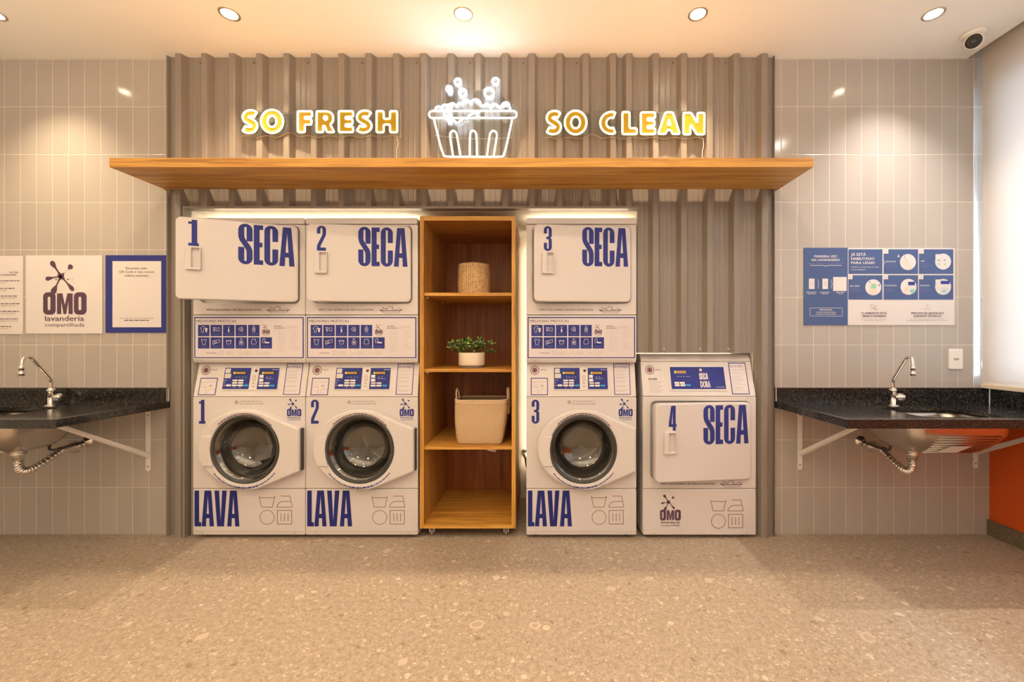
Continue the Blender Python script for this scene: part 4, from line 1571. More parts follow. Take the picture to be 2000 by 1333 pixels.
def single_dryer(x, sx, label):
    t = thing('tumble_dryer', label, 'tumble dryer', (x, -0.055, 0))
    t.scale = (sx, 1, 1)
    C = 1366.0
    X = lambda p: (p - C) * 0.0031585
    H4 = 0.349
    zl, zp, zc, zt = mz(956), mz(775.5), mz(708.5), mz(694)
    hx = X(1463.5)
    dzb, dzt = mz(936), mz(786.5)
    dryer_front(t, -H4, H4, zl, zp, hx, dzb, dzt)
    dryer_door(t, hx, dzb, dzt, R(6.0), '4')
    b = MB()
    b.prism([rrect(-H4, H4, Z0 + .002, zl - .0015, .008, 3)], 0, 0.028, 'appliance_white', bev=0.003)
    shell(b, -H4, H4, Z0 + .002, zl - .0015, 0.028, DEP)
    lp = b.build('lower_panel', t)
    b = MB()
    splash_logo(b, X(1289), mz(1018), X(1329.7) - X(1289), -0.0008, 'plum_print')
    b.build('brand_sticker', lp)
    b = MB()
    care_symbols(b, X, mz, -0.0008, 'brown_print', (233, 7.5), 0.0034)
    b.build('care_symbol_print', lp)
    for u in (1278, 1458):
        screw(lp, X(u), mz(1043.5), 0)
    b = MB()
    filter_print(b, X, mz, -0.0008, (237, 340))
    b.build('filter_notice', t)
    rec = 0.066
    b = MB()
    b.extrude_x([(0.0, zp + .001), (rec, zc), (DEP, zc), (DEP, zp + .001)], -H4 + .001, H4 - .001, 'appliance_white')
    cp = b.build('control_panel', t, bevel=0.003)
    b = MB()
    b.extrude_x([(rec - .004, zc + .001), (rec - .002, zc + .012), (rec + .03, zt), (DEP, zt), (DEP, zc + .001)], -H4 + .002, H4 - .002, 'appliance_white')
    b.build('lid', t, bevel=0.005)
    M = control_frame(zp, zc, rec)
    k = 0.0031585
    cx = lambda u: X(1230 + (u) / 7.407)
    cz = lambda v: zp + (779 - v) / (779 - 283) * (zc - zp)

    def part(name, fn):
        bb = MB()
        bb.T = M
        fn(bb)
        return bb.build(name, cp)

    def f1(bb):
        bb.line([(cx(535), cz(760)), (cx(535), cz(300)), (cx(280), cz(300))], .0012, -0.0004, 'appliance_trim')
        roundel(bb, cx(318), cz(405), 66 / 7.407 * k, -0.0008)
        bb.greek(cx(395), cx(478), cz(402), .003, -0.0008, 'plum_print', 2)
    part('round_sticker', f1)

    def f2(bb):
        bb.flat([rect(cx(285), cx(535), cz(755), cz(515))], -0.0006, 'sticker_white')
        bb.text('SECAGEM', cx(292), cz(550), cz(522) - cz(550), -0.001, 'black_print', w=cx(412) - cx(292), bold=0.05)
        for i in range(8):
            bb.greek(cx(292), cx(500 - 30 * (i % 3)), cz(572 + i * 21), .0026, -0.001, 'grey_print', i + 3)
    part('instruction_sticker', f2)

    def f3(bb):
        bb.prism([rrect(cx(585), cx(1430), cz(705), cz(345), .006, 3)], -0.004, 0, 'panel_bezel', bev=0.002)
    part('display_bezel', f3)

    def f4(bb):
        bb.prism([rrect(cx(615), cx(1405), cz(680), cz(365), .002, 2)], -0.0052, -0.004, 'navy_print')
        for i in range(7):
            a = 672 + i * 25
            bb.flat([rect(cx(a + 3), cx(a + 22), cz(458), cz(420))], -0.006, 'lime_display' if i == 0 else 'amber_display')
        bb.line([(cx(705), cz(502)), (cx(742), cz(502))], .0016, -0.006, 'sticker_white')
        bb.line([(cx(835), cz(502)), (cx(898), cz(502))], .0016, -0.006, 'sticker_white')
        for a in (768, 806):
            bb.flat([circ(cx(a), cz(503), .0028, 8)], -0.006, 'sticker_white')
        for a, c, e, f in ((662, 728, 580, 605), (738, 810, 580, 605), (665, 732, 612, 640), (745, 815, 612, 640)):
            bb.prism([rrect(cx(a), cx(c), cz(f), cz(e), .001, 1)], -0.0068, -0.005, 'key_white')
        bb.prism([rrect(cx(825), cx(893), cz(637), cz(612), .001, 1)], -0.0068, -0.005, 'sky_print')
        bb.flat([circ(cx(1062), cz(408), 30 / 7.407 * k, 20)], -0.0058, 'plum_print')
        bb.flat([circ(cx(1062), cz(408), 20 / 7.407 * k, 20)], -0.0062, 'sticker_white')
        block(bb, 'SECA', cx(1032), cx(1160), cz(545), cz(452), -0.006, 'sticker_white')
        bb.text('DORA', cx(1040), cz(658), cz(562) - cz(658), -0.006, 'sticker_white', w=cx(1180) - cx(1040), bold=0.03)
        bb.greek(cx(1268), cx(1395), cz(652), .0028, -0.006, 'sticker_white', 9)
    part('keypad', f4)

    def f5(bb):
        bb.flat([rect(cx(1485), cx(1742), cz(752), cz(298))], -0.0006, 'navy_print')
        bb.flat([rect(cx(1498), cx(1730), cz(740), cz(312))], -0.0009, 'sticker_white')
        bb.text('SECAGEM', cx(1512), cz(366), cz(340) - cz(366), -0.0012, 'plum_print', w=cx(1690) - cx(1512))
        for i, v in enumerate((400, 420, 445, 462, 495, 515, 540, 560, 590, 610, 650, 670, 700)):
            bb.greek(cx(1515), cx(1705 - 30 * (i % 3)), cz(v), .0026, -0.0012, 'grey_print', i + 30)
    part('notice_sticker', f5)
    for fx in (-.29, .29):
        for fy in (.06, .54):
            foot(t, fx, fy)
    return t


XM = lambda px: (px - VX) * 2.59 / F
for px, sx, num, ang, l1, l2 in (
        (486.5, 1.0025, '1', 20.5, 'white front loading washer marked 1, below the open dryer door', 'white stacked dryer marked 1 with its door swung wide open'),
        (706.5, 1.0025, '2', 6.0, 'white front loading washer marked 2, beside the wooden shelf unit', 'white stacked dryer marked 2 with its door slightly ajar'),
        (1135.5, 0.984, '3', 5.0, 'white front loading washer marked 3, next to the single low dryer', 'white stacked dryer marked 3, right of the wooden shelf unit')):
    washing_machine(XM(px), sx, num, l1)
    stacked_dryer(XM(px), sx, num, R(ang), l2)
single_dryer(XM(1366), 1.0, 'low white floor standing dryer marked 4 with its door ajar')

# ------------------------------------------------------------------ wooden shelf unit on casters
CF = 2.59
cy0, cy1 = CF - D0, 0.575
ux0, ux1 = wx(820, CF), wx(1007, CF)
uz0, uz1 = wz(1033.5, CF), wz(423, CF)
cab = thing('shelf_unit', 'tall open wooden shelf unit on casters between the washers', 'shelf unit', ((ux0 + ux1) / 2, 0.25, 0))
cox, coy = cab.location.x, cab.location.y
lx0, lx1, ly0, ly1 = ux0 - cox, ux1 - cox, cy0 - coy, cy1 - coy
T_ = 0.024


def board(name, a, mat, edge=None, parent=cab):
    x0, x1, y0, y1, z0, z1 = a
    b = MB()
    if edge:                    # lighter edge banding along the front
        b.box(x0, x1, y0, y0 + .0012, z0, z1, edge)
        y0 += .0012
    b.box(x0, x1, y0, y1, z0, z1, mat)
    return b.build(name, parent)


board('side_panel', (lx0, lx0 + T_, ly0, ly1, uz0, uz1), 'wood_panel_z', 'wood_z')
board('side_panel', (lx1 - T_, lx1, ly0, ly1, uz0, uz1), 'wood_panel_z', 'wood_z')
board('top_panel', (lx0 + T_, lx1 - T_, ly0, ly1, uz1 - .027, uz1), 'wood_panel_x', 'wood_x')
board('bottom_panel', (lx0 + T_, lx1 - T_, ly0, ly1, uz0, uz0 + .019), 'wood_x', 'wood_x')
board('back_panel', (lx0 + T_, lx1 - T_, ly1 - .012, ly1, uz0 + .019, uz1 - .027), 'wood_back_shaded_z')
SH = []
for py in (572.6, 721.8, 873.2):
    zt = wz(py, 2.6)
    SH.append(zt)
    board('shelf_board', (lx0 + T_ + .001, lx1 - T_ - .001, ly0 + .010, ly1 - .013, zt - .019, zt), 'wood_x', 'wood_x')
for zt in SH[:2]:
    for yy in (ly0 + .07, ly1 - .17):
        b = MB()
        b.lathe([(0, .012), (.005, .012), (.006, 0)], 'white_plastic', (0, 0, 0), 'x', 10)
        b.build('shelf_pin', cab, (lx0 + T_, yy, zt - .026))
for fx in (lx0 + .062, lx1 - .062):
    for fy in (ly0 + .055, ly1 - .06):
        b = MB()
        b.box(-.02, .02, -.02, .02, uz0 - .006, uz0, 'white_metal')
        b.box(-.016, -.011, -.012, .012, .018, uz0 - .006, 'white_metal')
        b.box(.011, .016, -.012, .012, .018, uz0 - .006, 'white_metal')
        ca = b.build('caster', cab, (fx, fy, 0))
        b = MB()
        b.lathe([(0, -.009), (.018, -.009), (.021, -.004), (.021, .004), (.018, .009), (0, .009)], 'grey_ceramic', (0, 0, .021), 'x', 20)
        b.build('wheel', ca)

# seagrass basket on the top shelf
b = MB()
RB, HB = 0.106, 0.206
NA, NH = 120, 46
ring = []
for j in range(NH + 1):
    h = j / NH
    ring.append([])
    for i in range(NA):
        a = 2 * pi * i / NA
        rad = RB * (0.95 + 0.07 * sin(pi * (0.15 + 0.75 * h)))
        ring[-1].append((rad * cos(a), rad * sin(a), h * HB))
inner = [[(p[0] * .9, p[1] * .9, p[2]) for p in ring[-1]], [(p[0] * .9, p[1] * .9, .012) for p in ring[0]]]
b.loft([[(p[0] * .85, p[1] * .85, 0) for p in ring[0]]] + ring + inner, 'seagrass', cap0=True, cap1=True)
tag(b.build('woven_basket', None, (wx(926.5, 2.8), 2.8 - D0, SH[0])), 'small round woven seagrass basket on the top shelf board', 'basket')

# potted plant
pt = thing('potted_plant', 'leafy green plant in a round cream pot on the middle board', 'potted plant', (wx(921.5, 2.75), 2.75 - D0, SH[1]))
b = MB()
b.lathe([(0, 0), (.072, 0), (.074, .004), (.074, .012), (.066, .014)], 'grey_ceramic', n=40)
b.build('pot_foot', pt)
b = MB()
b.lathe([(.066, .014), (.083, .015), (.0845, .022), (.0845, .096), (.083, .0985), (.079, .0985), (.078, .095), (.078, .08), (0, .08)], 'cream_ceramic', n=48)
b.lathe([(.0775, .082), (0, .086)], 'soil', n=32)
b.build('pot', pt)
rnd = random.Random(11)
bs, bl = MB(), MB()
for k in range(36):
    a = rnd.uniform(0, 2 * pi)
    spread = rnd.uniform(0.01, 0.075)
    hgt = rnd.uniform(0.035, 0.085)
    out = rnd.uniform(0.3, 1.0)
    if k < 9:                                   # long shoots to the sides
        a = (pi if k < 5 else 0) + rnd.uniform(-.5, .5)
        spread, hgt, out = 0.07, rnd.uniform(0.0, 0.09), rnd.uniform(.9, 1.15)
    p0 = Vector((spread * .6 * cos(a), spread * .6 * sin(a), .084))
    p1 = Vector(((spread + .03 * out) * cos(a), (spread + .03 * out) * sin(a), .094 + hgt))
    p2 = Vector(((spread + .075 * out * (1 if k < 9 else .45)) * cos(a), (spread + .075 * out * (1 if k < 9 else .45)) * sin(a), .094 + hgt * (1.0 if k >= 9 else .8) + rnd.uniform(-.01, .012)))
    path = [Vector(q) for q in catmull([p0, p1, p2], 5, False)]
    bs.tube(path, 0.0011, 'stem_green', 5)
    for j in range(3, len(path)):
        for sd in (1, -1, 0):
            q = path[j]
            d = Vector((rnd.uniform(-1, 1), rnd.uniform(-1, 1), rnd.uniform(-.2, .9))).normalized()
            n = Vector((rnd.uniform(-1, 1), rnd.uniform(-1.2, .2), rnd.uniform(.2, 1))).normalized()
            s_ = d.cross(n).normalized()
            n = s_.cross(d)
            L = rnd.uniform(.008, .0145)
            w = L * .48
            c = q + d * L
            pts = [q, q + d * L * .5 + s_ * w * .8 + n * .001, c + s_ * w + n * .002, q + d * L * 1.6 + s_ * w * .7, q + d * L * 1.95, q + d * L * 1.6 - s_ * w * .7, c - s_ * w + n * .002, q + d * L * .5 - s_ * w * .8 + n * .001, c]
            bl.add([tuple(p) for p in pts], [(8, i, (i + 1) % 8) for i in range(8)], 'leaf_green', True)
bs.build('stems', pt)
bl.build('foliage', pt)

# herringbone laundry bag
BW0, BW1, BH, BD0, BD1 = 0.285, 0.335, 0.276, 0.20, 0.24
bag = thing('laundry_bag', 'beige herringbone laundry bag with two rope handles on the lower board', 'laundry bag', (wx(935.5, 2.64), 2.64 - D0 + BD0 / 2, SH[2]))
b = MB()


def bag_ring(h, k=1.0, dz=0.0, sag=True):
    w = BW0 + (BW1 - BW0) * min(1, h * 1.15) + 0.012 * sin(pi * h)
    d = BD0 + (BD1 - BD0) * h
    lp = rrect(-w / 2 * k, w / 2 * k, -d / 2 * k, d / 2 * k, 0.035 if h > .05 else .03, 6)
    out = []
    for p in lp:
        wob = 0.006 * sin(p[0] * 21 + h * 5) * sin(pi * h) if sag else 0
        slump = (0.012 * cos(p[0] * 14)) * h * h * (-1 if p[1] < 0 else .3)
        out.append((p[0] + 0.012 * h, p[1] + wob + 0.02 * h, h * BH + slump + dz))
    return out


rings = [bag_ring(0, .93), bag_ring(.02, .985)] + [bag_ring(i / 14) for i in range(1, 15)]
b.loft(rings, 'herringbone_weave', cap0=True)
b.build('bag_body', bag)
b = MB()
rings = [bag_ring(1.0, .985, -.002)] + [bag_ring(i / 14, .965) for i in range(13, 0, -1)] + [bag_ring(.05, .95, .004)]
b.loft(rings, 'bag_lining', cap1=True)
b.build('lining', bag)
b = MB()
b.tube(bag_ring(1.0, .995), 0.0042, 'strap_cotton', 8, closed=True)
b.build('rim_piping', bag)
b = MB()
b.loft([bag_ring(.935, 1.006), bag_ring(1.0, 1.012)], 'strap_cotton')
b.build('rim_band', bag)
for xs, tall in ((-BW1 / 2 + .014, .062), (BW1 / 2 + .012, .07)):
    b = MB()
    y0, y1 = -.035, .055
    lo = BH - (.01 if xs < 0 else .09)
    path = catmull([(xs, y0 - .01, lo), (xs, y0, BH - .005), (xs - .004, y0 + .008, BH + tall * .7), (xs - .004, (y0 + y1) / 2, BH + tall), (xs - .004, y1 - .008, BH + tall * .75), (xs, y1, BH - .005), (xs, y1, BH - .06)], 6, False)
    b.tube(path, 0.0085, 'strap_cotton', 8, flat=0.6)
    b.build('handle', bag)
b = MB()
b.add([(0, 0, 0), (.05, 0, -.012), (.058, .004, .012), (.058, .004, .02), (.01, .002, .02)], [(0, 1, 2, 3, 4)], 'paper_white')
b.add([(.034, -.0008, -.002), (.050, -.0008, -.006), (.054, 0.0015, .012), (.040, .0006, .014)], [(0, 1, 2, 3)], 'grey_print')
o = b.build('paper_tag', None, (wx(952, 2.66), 2.66 - D0, SH[2] - .0395))
sol = o.modifiers.new('thickness', 'SOLIDIFY')
sol.thickness = 0.0006
tag(o, 'small white paper tag hanging beneath the lower shelf board', 'tag')

# water connection on the niche wall in the gap beside the shelf unit
b = MB()
vx = wx(1024, 3.2)
b.tube([(vx, ND - .001, .345), (vx, ND - .05, .345)], .016, 'chrome', 12)
b.tube([(vx - .02, ND - .045, .375), (vx + .03, ND - .045, .375)], .012, 'pvc_blue', 10)
b.tube(catmull([(vx, ND - .05, .345), (vx + .01, ND - .07, .32), (vx + .03, ND - .06, .24), (vx + .12, ND - .03, .2), (vx + .2, ND - .03, .3)], 6, False), .009, 'gasket_grey', 8)
tag(b.build('water_valve'), 'blue handled water valve with hose in the gap beside the third washer', 'valve')

# ------------------------------------------------------------------ counters, sinks, taps, traps, brackets
CZT = 0.842          # top of the raised rim
CZI = 0.822          # worktop inside the rim
CZB = 0.802
CYF = -0.63
BST = 0.926


def rounded_rect_xy(x0, x1, y0, y1, r, n=6):
    return rrect(min(x0, x1), max(x0, x1), y0, y1, r, n)


def xy_prism(b, loops, z0, z1, mat, bev=0.0):
    T0 = b.T
    b.T = T0 @ Matrix(((1, 0, 0, 0), (0, 0, 1, 0), (0, -1, 0, 0), (0, 0, 0, 1)))  # local (x, -z, y): prism front faces up
    b.prism(loops, -z1, -z0, mat, bev=bev)
    b.T = T0


def counter(x0, x1, open_end, sink, label, end_wall):
    """open_end: the x of the free end with a raised rim"""
    t = thing('counter', label, 'counter', ((x0 + x1) / 2, 0, CZB), 'granite sink counters')
    ox = t.location.x
    b = MB()
    b.T = Matrix.Translation((-ox, 0, -CZB))
    xy_prism(b, [rect(x0, x1, CYF, 0), rounded_rect_xy(sink[0], sink[1], sink[2], sink[3], .06)], CZB, CZI, 'black_granite')
    rw = 0.02
    b.box(x0, x1, CYF, CYF + rw, CZI, CZT, 'black_granite')
    b.box(x0, x1, CYF - .001, CYF, CZB - .004, CZT, 'black_granite')
    if open_end == x0:
        b.box(x0, x0 + rw, CYF + rw, 0, CZI, CZT, 'black_granite')
    else:
        b.box(x1 - rw, x1, CYF + rw, 0, CZI, CZT, 'black_granite')
    b.build('worktop', t, bevel=0.0012)
    b = MB()
    b.T = Matrix.Translation((-ox, 0, -CZB))
    b.box(x0, x1, -0.02, 0, CZI, BST, 'black_granite')
    if end_wall:
        b.box(x1 - .02, x1, CYF, -0.02, CZI, BST, 'black_granite')
    b.build('backsplash', t, bevel=0.001)
    for jx in ([x0] if end_wall else [x1 - .004]) + ([x1 - .024] if end_wall else []):
        b = MB()
        b.T = Matrix.Translation((-ox, 0, -CZB))
        b.box(jx, jx + .0035, -0.024, -0.0205, CZI, BST - .002, 'caulk')
        b.build('caulk_joint', t)
    return t


def sink(xa, s, label):
    """xa: inner end nearest the machines, s: +1 grows to the right, -1 to the left"""
    t = thing('sink', label, 'sink', (xa + s * .25, -.29, .60), 'steel laundry sinks')
    ox, oy, oz = t.location

    def rg(x0, x1, y0, y1, r, z):
        l = rrect(min(xa + s * x0, xa + s * x1) - ox, max(xa + s * x0, xa + s * x1) - ox, y0 - oy, y1 - oy, r, 7)
        return [(p[0], p[1], z - oz) for p in l]
    FR = [(-.472, .798), (-.472, .750), (-.466, .722), (-.436, .682), (-.398, .645), (-.362, .616), (-.335, .602), (-.30, .598)]
    b = MB()
    outer = [rg(-.045, .515, -.495, -.085, .075, .8018), rg(-.03, .495, -.472, -.105, .06, .798), rg(-.03, .495, -.472, -.107, .06, .750), rg(-.026, .492, -.466, -.108, .06, .722), rg(-.010, .484, -.436, -.113, .06, .682), rg(.018, .474, -.398, -.12, .06, .645), rg(.050, .458, -.362, -.135, .06, .616), rg(.075, .430, -.335, -.15, .055, .602), rg(.12, .38, -.30, -.17, .05, .598)]
    b.loft(outer, 'brushed_steel', cap1=True)
    b.build('bowl', t)

    def front(f):            # a point on the sloping front, f from 0 (top of the slope) to 1
        u = 2 + f * 3.4
        k = int(u)
        p, q = FR[k], FR[k + 1]
        return p[0] + (q[0] - p[0]) * (u - k), p[1] + (q[1] - p[1]) * (u - k)
    # washboard ridges on the sloping front, and the maker's paper label
    b = MB()
    for k in range(9):
        f = k / 8
        y0, z0 = front(f)
        b.tube([(xa + s * (.100 + .015 * f) - ox, y0 - .0005 - oy, z0 - .0005 - oz), (xa + s * (.425 - .035 * f) - ox, y0 - .0005 - oy, z0 - .0005 - oz)], .0036, 'brushed_steel', 8)
    b.build('washboard', t)
    b = MB()
    (ya, za), (yb, zb) = front(.42), front(.86)
    pts = [(xa + s * .20 - ox, ya - .007 - oy, za - .004 - oz), (xa + s * .315 - ox, ya - .007 - oy, za - .004 - oz), (xa + s * .285 - ox, yb - .007 - oy, zb - .004 - oz), (xa + s * .165 - ox, yb - .007 - oy, zb - .004 - oz)]
    b.add(pts, [(0, 1, 2, 3)], 'paper_white')
    b.build('paper_label', t)
    b = MB()
    cx = xa + s * .107 - ox
    b.lathe([(.035, .012), (.035, .0), (.03, -.004), (.0, -.004)], 'chrome', (cx, -.3 - oy, 0), 'z', 24)
    b.build('drain_outlet', t)
    return t


def faucet(x, label, s):
    t = thing('faucet', label, 'faucet', (x, -.07, CZI), 'chrome sink faucets')
    b = MB()
    b.lathe([(0, 0), (.030, 0), (.030, .003), (.022, .008), (.016, .010), (.016, .085), (.020, .088), (.020, .100), (.013, .104), (.013, .112)], 'chrome', n=28)
    b.build('body', t)
    b = MB()
    path = catmull([(0, 0, .108), (0, 0, .150), (.001, -.012, .175), (.006, -.055, .230), (.011, -.098, .285), (.014, -.115, .300), (.018, -.135, .306), (.023, -.155, .297), (.027, -.166, .275), (.029, -.170, .250)], 5, False)
    path = [(p[0] * s, p[1], p[2]) for p in path]
    b.tube(path, .0085, 'chrome', 14)
    b.build('spout', t)
    b = MB()
    b.lathe([(.009, .255), (.0125, .252), (.0125, .232), (.009, .230), (.009, .222), (.0135, .220), (.0135, .200), (.006, .196), (0, .197)], 'chrome', (.029 * s, -.170, 0), 'z', 20)
    b.build('aerator', t)
    b = MB()
    b.lathe([(.010, .012), (.010, .024), (.020, .026), (.021, .030), (.021, .060), (.018, .064), (0, .065)], 'chrome', (0, 0, .052), 'x', 24)
    for k in range(8):
        a = 2 * pi * k / 8
        b.tube([(.030, .0208 * cos(a), .052 + .0208 * sin(a)), (.058, .0208 * cos(a), .052 + .0208 * sin(a))], .0022, 'chrome', 6)
    b.build('knob', t)
    return t


def trap(xa, s, label):
    t = thing('drain_trap', label, 'drain pipe', (xa + s * .107, -.3, .596), 'sink drain traps')
    ox, oy, oz = t.location
    P = lambda x, y, z: (xa + s * x - ox, y - oy, z - oz)
    b = MB()
    b.lathe([(.0, .0), (.030, .0), (.030, -.012), (.024, -.016), (.023, -.040), (.0, -.040)], 'chrome', n=24)
    b.build('tailpiece', t)
    path = catmull([P(.107, -.3, .560), P(.107, -.298, .515), P(.104, -.285, .490), P(.100, -.255, .484), P(.104, -.2, .500), P(.112, -.13, .528), P(.118, -.085, .545)], 14, False)
    b = MB()
    rr = [.0185 + .0032 * sin(i * 1.35) for i in range(len(path))]
    b.tube(path, rr, 'chrome', 16)
    b.build('flexible_pipe', t)
    b = MB()
    b.lathe([(.0, -.09), (.021, -.09), (.023, -.085), (.023, -.05), (.034, -.012), (.038, -.001)], 'chrome', (P(.122, 0, 0)[0], -oy, P(0, 0, .550)[2]), 'y', 24)
    b.build('wall_cup', t)
    b = MB()
    b.tube(catmull([P(.046, -.004, .588), P(.05, -.06, .586), P(.075, -.12, .572), P(.10, -.16, .580), P(.11, -.13, .65), P(.19, -.075, .76), P(.195, -.07, .80)], 8, False), .0065, 'gasket_grey', 8)
    b.build('supply_hose', t)
    b = MB()
    b.lathe([(.010, -.03), (.012, -.012), (.030, -.008), (.034, -.001)], 'chrome', (P(.046, 0, 0)[0], -oy, P(0, 0, .588)[2]), 'y', 24)
    b.build('wall_flange', t)
    return t


def bracket(x, zlow, label):
    t = thing('bracket', label, 'bracket', (x, 0, zlow), 'white counter brackets')
    w = .014
    b = MB()
    b.prism([rrect(-w, w, 0, CZB - zlow - .006, .012, 4)], -.006, -.0005, 'white_metal')
    for z in (.03, CZB - zlow - .05):
        b.lathe([(0, -.008), (.004, -.0075), (.005, -.006)], 'brown_print', (0, 0, z), 'y', 10)
    b.build('wall_plate', t)
    b = MB()
    b.box(-w, w, -.56, -.006, CZB - zlow - .006, CZB - zlow - .0012, 'white_metal')
    b.build('top_bar', t)
    b = MB()
    zt, zb = CZB - zlow - .006, .085
    yt, yb = -.53, -.006
    h = .028
    b.extrude_x([(yb, zb), (yt, zt), (yt + h, zt), (yb, zb + h)], -w * .9, w * .9, 'white_metal')
    b.build('diagonal_brace', t)
    return t


LEND, REND = -2.328, 1.462
SR, SL = 1.962, -2.815
counter(XL, LEND, LEND, (SL - .47, SL - .035, -.46, -.125), 'black granite sink counter beside the white text posters', False)
counter(REND, XR, REND, (SR + .035, SR + .485, -.46, -.125), 'black granite sink counter below the wall socket and blind', True)
sink(SR, 1, 'stainless steel laundry sink under the counter by the orange wall')
sink(SL, -1, 'stainless steel laundry sink under the counter below the posters')
faucet(wx(1744, 2.575), 'chrome swan neck faucet below the wall socket', -1)
faucet(wx(100, 2.575), 'chrome swan neck faucet below the white logo poster', 1)
trap(SR, 1, 'corrugated chrome drain pipe under the sink by the orange wall')
trap(SL, -1, 'corrugated chrome drain pipe under the sink below the posters')
bracket(wx(1561.5), wz(918), 'white steel bracket under the counter end near the single dryer')
bracket(wx(1904), wz(915.5), 'white steel bracket under the counter next to the orange wall')
bracket(wx(290.5), wz(921), 'white steel bracket under the counter end near the first washer')

# ------------------------------------------------------------------ posters and socket


def poster(name, label, x0, x1, y0, y1, cat='poster', group=None):
    t = thing(name, label, cat, (wx((x0 + x1) / 2), -0.001, wz(y1)), group)
    return t, (lambda p: wx(p) - t.location.x), (lambda p: wz(p) - t.location.z)


GP = 'square posters above the counter'
t, X, Z = poster('poster', 'white poster with dark splash logo and rounded lettering beneath', 52, 201, 500, 652.5, group=GP)
b = MB()
b.prism([rect(X(52), X(201), Z(652.5), Z(500))], -.003, 0, 'paper_white')
b.build('sheet', t)
b = MB()
splash_logo(b, X(490 / 5.714), Z(480 + 775 / 5.714), X(975 / 5.714) - X(490 / 5.714), -.0034, 'plum_print')
b.build('print', t)

t, X, Z = poster('poster', 'navy framed white poster about scanning for video tutorials', 207, 330, 499.5, 651, group=GP)
P8 = lambda v: 480 + v / 5.714
b = MB()
b.prism([rect(X(207.3), X(330), Z(650.8), Z(499.6))], -.003, 0, 'navy_print')
b.build('sheet', t)
b = MB()
b.flat([rect(X(1263 / 5.714), X(1806 / 5.714), Z(P8(915)), Z(P8(178)))], -.0034, 'paper_white')
for s_, v, w in (('Escaneie este', 268, 235), ('QR Code e veja nossos', 308, 392), ('vídeos tutoriais', 350, 265)):
    b.text(s_, X(1532 / 5.714), Z(P8(v)), Z(P8(v - 25)) - Z(P8(v)), -.0038, 'plum_print', w=X(w / 5.714) - X(0), align='C', bold=0.012)
b.greek(X(1345 / 5.714), X(1725 / 5.714), Z(P8(815)), .0055, -.0038, 'grey_print', 4)
b.greek(X(1395 / 5.714), X(1670 / 5.714), Z(P8(838)), .0055, -.0038, 'plum_print', 5)
b.build('print', t)

t, X, Z = poster('poster', 'white notice with lines of small print, cut by the photo edge', -103, 46, 501, 653.5, group=GP)
b = MB()
b.prism([rect(X(-103), X(46), Z(653.5), Z(501))], -.003, 0, 'paper_white')
b.build('sheet', t)
b = MB()
b.text('DA SUA', X(37), Z(534.5), Z(531) - Z(534.5), -.0034, 'plum_print', align='R', bold=0.02)
b.text('A LAVANDERIA', X(34), Z(539.5), Z(536) - Z(539.5), -.0034, 'plum_print', align='R', bold=0.02)
for k in range(7):
    v = 549.5 + k * 14.9
    b.greek(X(-90), X((40, 30, 35, 40, 39, 37, 24)[k]), Z(v), .005, -.0034, 'plum_print', k)
    b.greek(X(-90), X((16, 16, 34, 32, 32, 36, 19)[k]), Z(v + 4), .0045, -.0034, 'grey_print', k + 9)
b.build('print', t)

t, X, Z = poster('poster', 'wide blue and white illustrated instruction poster above the wall socket counter', 1569, 1863.5, 485, 636.5)
U = lambda u: X(1550 + u / 5.714)
V = lambda v: Z(470 + v / 5.714)
b = MB()
b.prism([rect(U(112), U(600), V(948), V(86))], -.0032, 0, 'navy_poster')
b.prism([rect(U(600.5), U(1790), V(948), V(90))], -.003, 0, 'paper_white')
b.build('sheet', t)
b = MB()
y1, y2, y3, y4 = -.0036, -.004, -.0044, -.0048
for a, c, e, f in ((606, 985, 103, 378), (998, 1382, 103, 378), (1391, 1775, 103, 378), (606, 985, 392, 665), (998, 1382, 392, 665), (1391, 1775, 392, 665)):
    b.flat([rect(U(a), U(c), V(f), V(e))], y1, 'navy_poster')
for a, c, e, f, n in ((998, 1050, 103, 152, '1'), (1391, 1445, 103, 152, '2'), (602, 651, 385, 437, '3'), (994, 1046, 385, 437, '4'), (1387, 1440, 385, 437, '5')):
    b.flat([rect(U(a), U(c), V(f), V(e))], y2, 'paper_white')
    b.text(n, U((a + c) / 2), V(f - 10), V(e + 12) - V(f - 10), y3, 'grey_print', align='C')


def tx(s, u, v, h, mat, w, al='L', bold=.03, y=y2):
    b.text(s, U(u), V(v), V(v - h) - V(v), y, mat, w=U(w) - U(0), align=al, bold=bold)


tx('PRIMEIRA VEZ', 352, 195, 26, 'paper_white', 252, 'C')
tx('NA LAVANDERIA?', 352, 234, 26, 'paper_white', 314, 'C')
b.greek(U(150), U(560), V(262), .0035, y2, 'navy_light', 2)
b.line([(U(178), V(282)), (U(325), V(282)), (U(350), V(293)), (U(375), V(282)), (U(530), V(282))], .003, y2, 'paper_white')
for a, c in ((165, 228), (315, 378)):
    b.flat([rrect(U(a), U(c), V(546), V(430), .003, 3)], y2, 'paper_white')
    b.greek(U(a + 15), U(c - 15), V(470), .003, y3, 'grey_print', a)
    b.greek(U(a + 12), U(c - 12), V(495), .003, y3, 'grey_print', a + 1)
for a in (268, 415):
    b.line([(U(a), V(440)), (U(a), V(475)), (U(a + 12), V(490)), (U(a), V(505)), (U(a), V(540))], .0022, y2, 'paper_white')
b.flat([rect(U(435), U(585), V(568), V(412))], y2, 'paper_white')
for k, (a, c) in enumerate(((135, 258), (285, 400), (470, 562))):
    b.greek(U(a), U(c), V(583), .004, y2, 'paper_white', k)
    b.greek(U(a + 20), U(c - 20), V(600), .003, y2, 'paper_white', k + 5)
b.line([(p[0], p[1]) for p in rrect(U(177), U(535), V(848), V(757), .004, 3)], .0022, y2, 'paper_white', True)
tx('IMPORTANTE', 355, 787, 18, 'paper_white', 138, 'C')
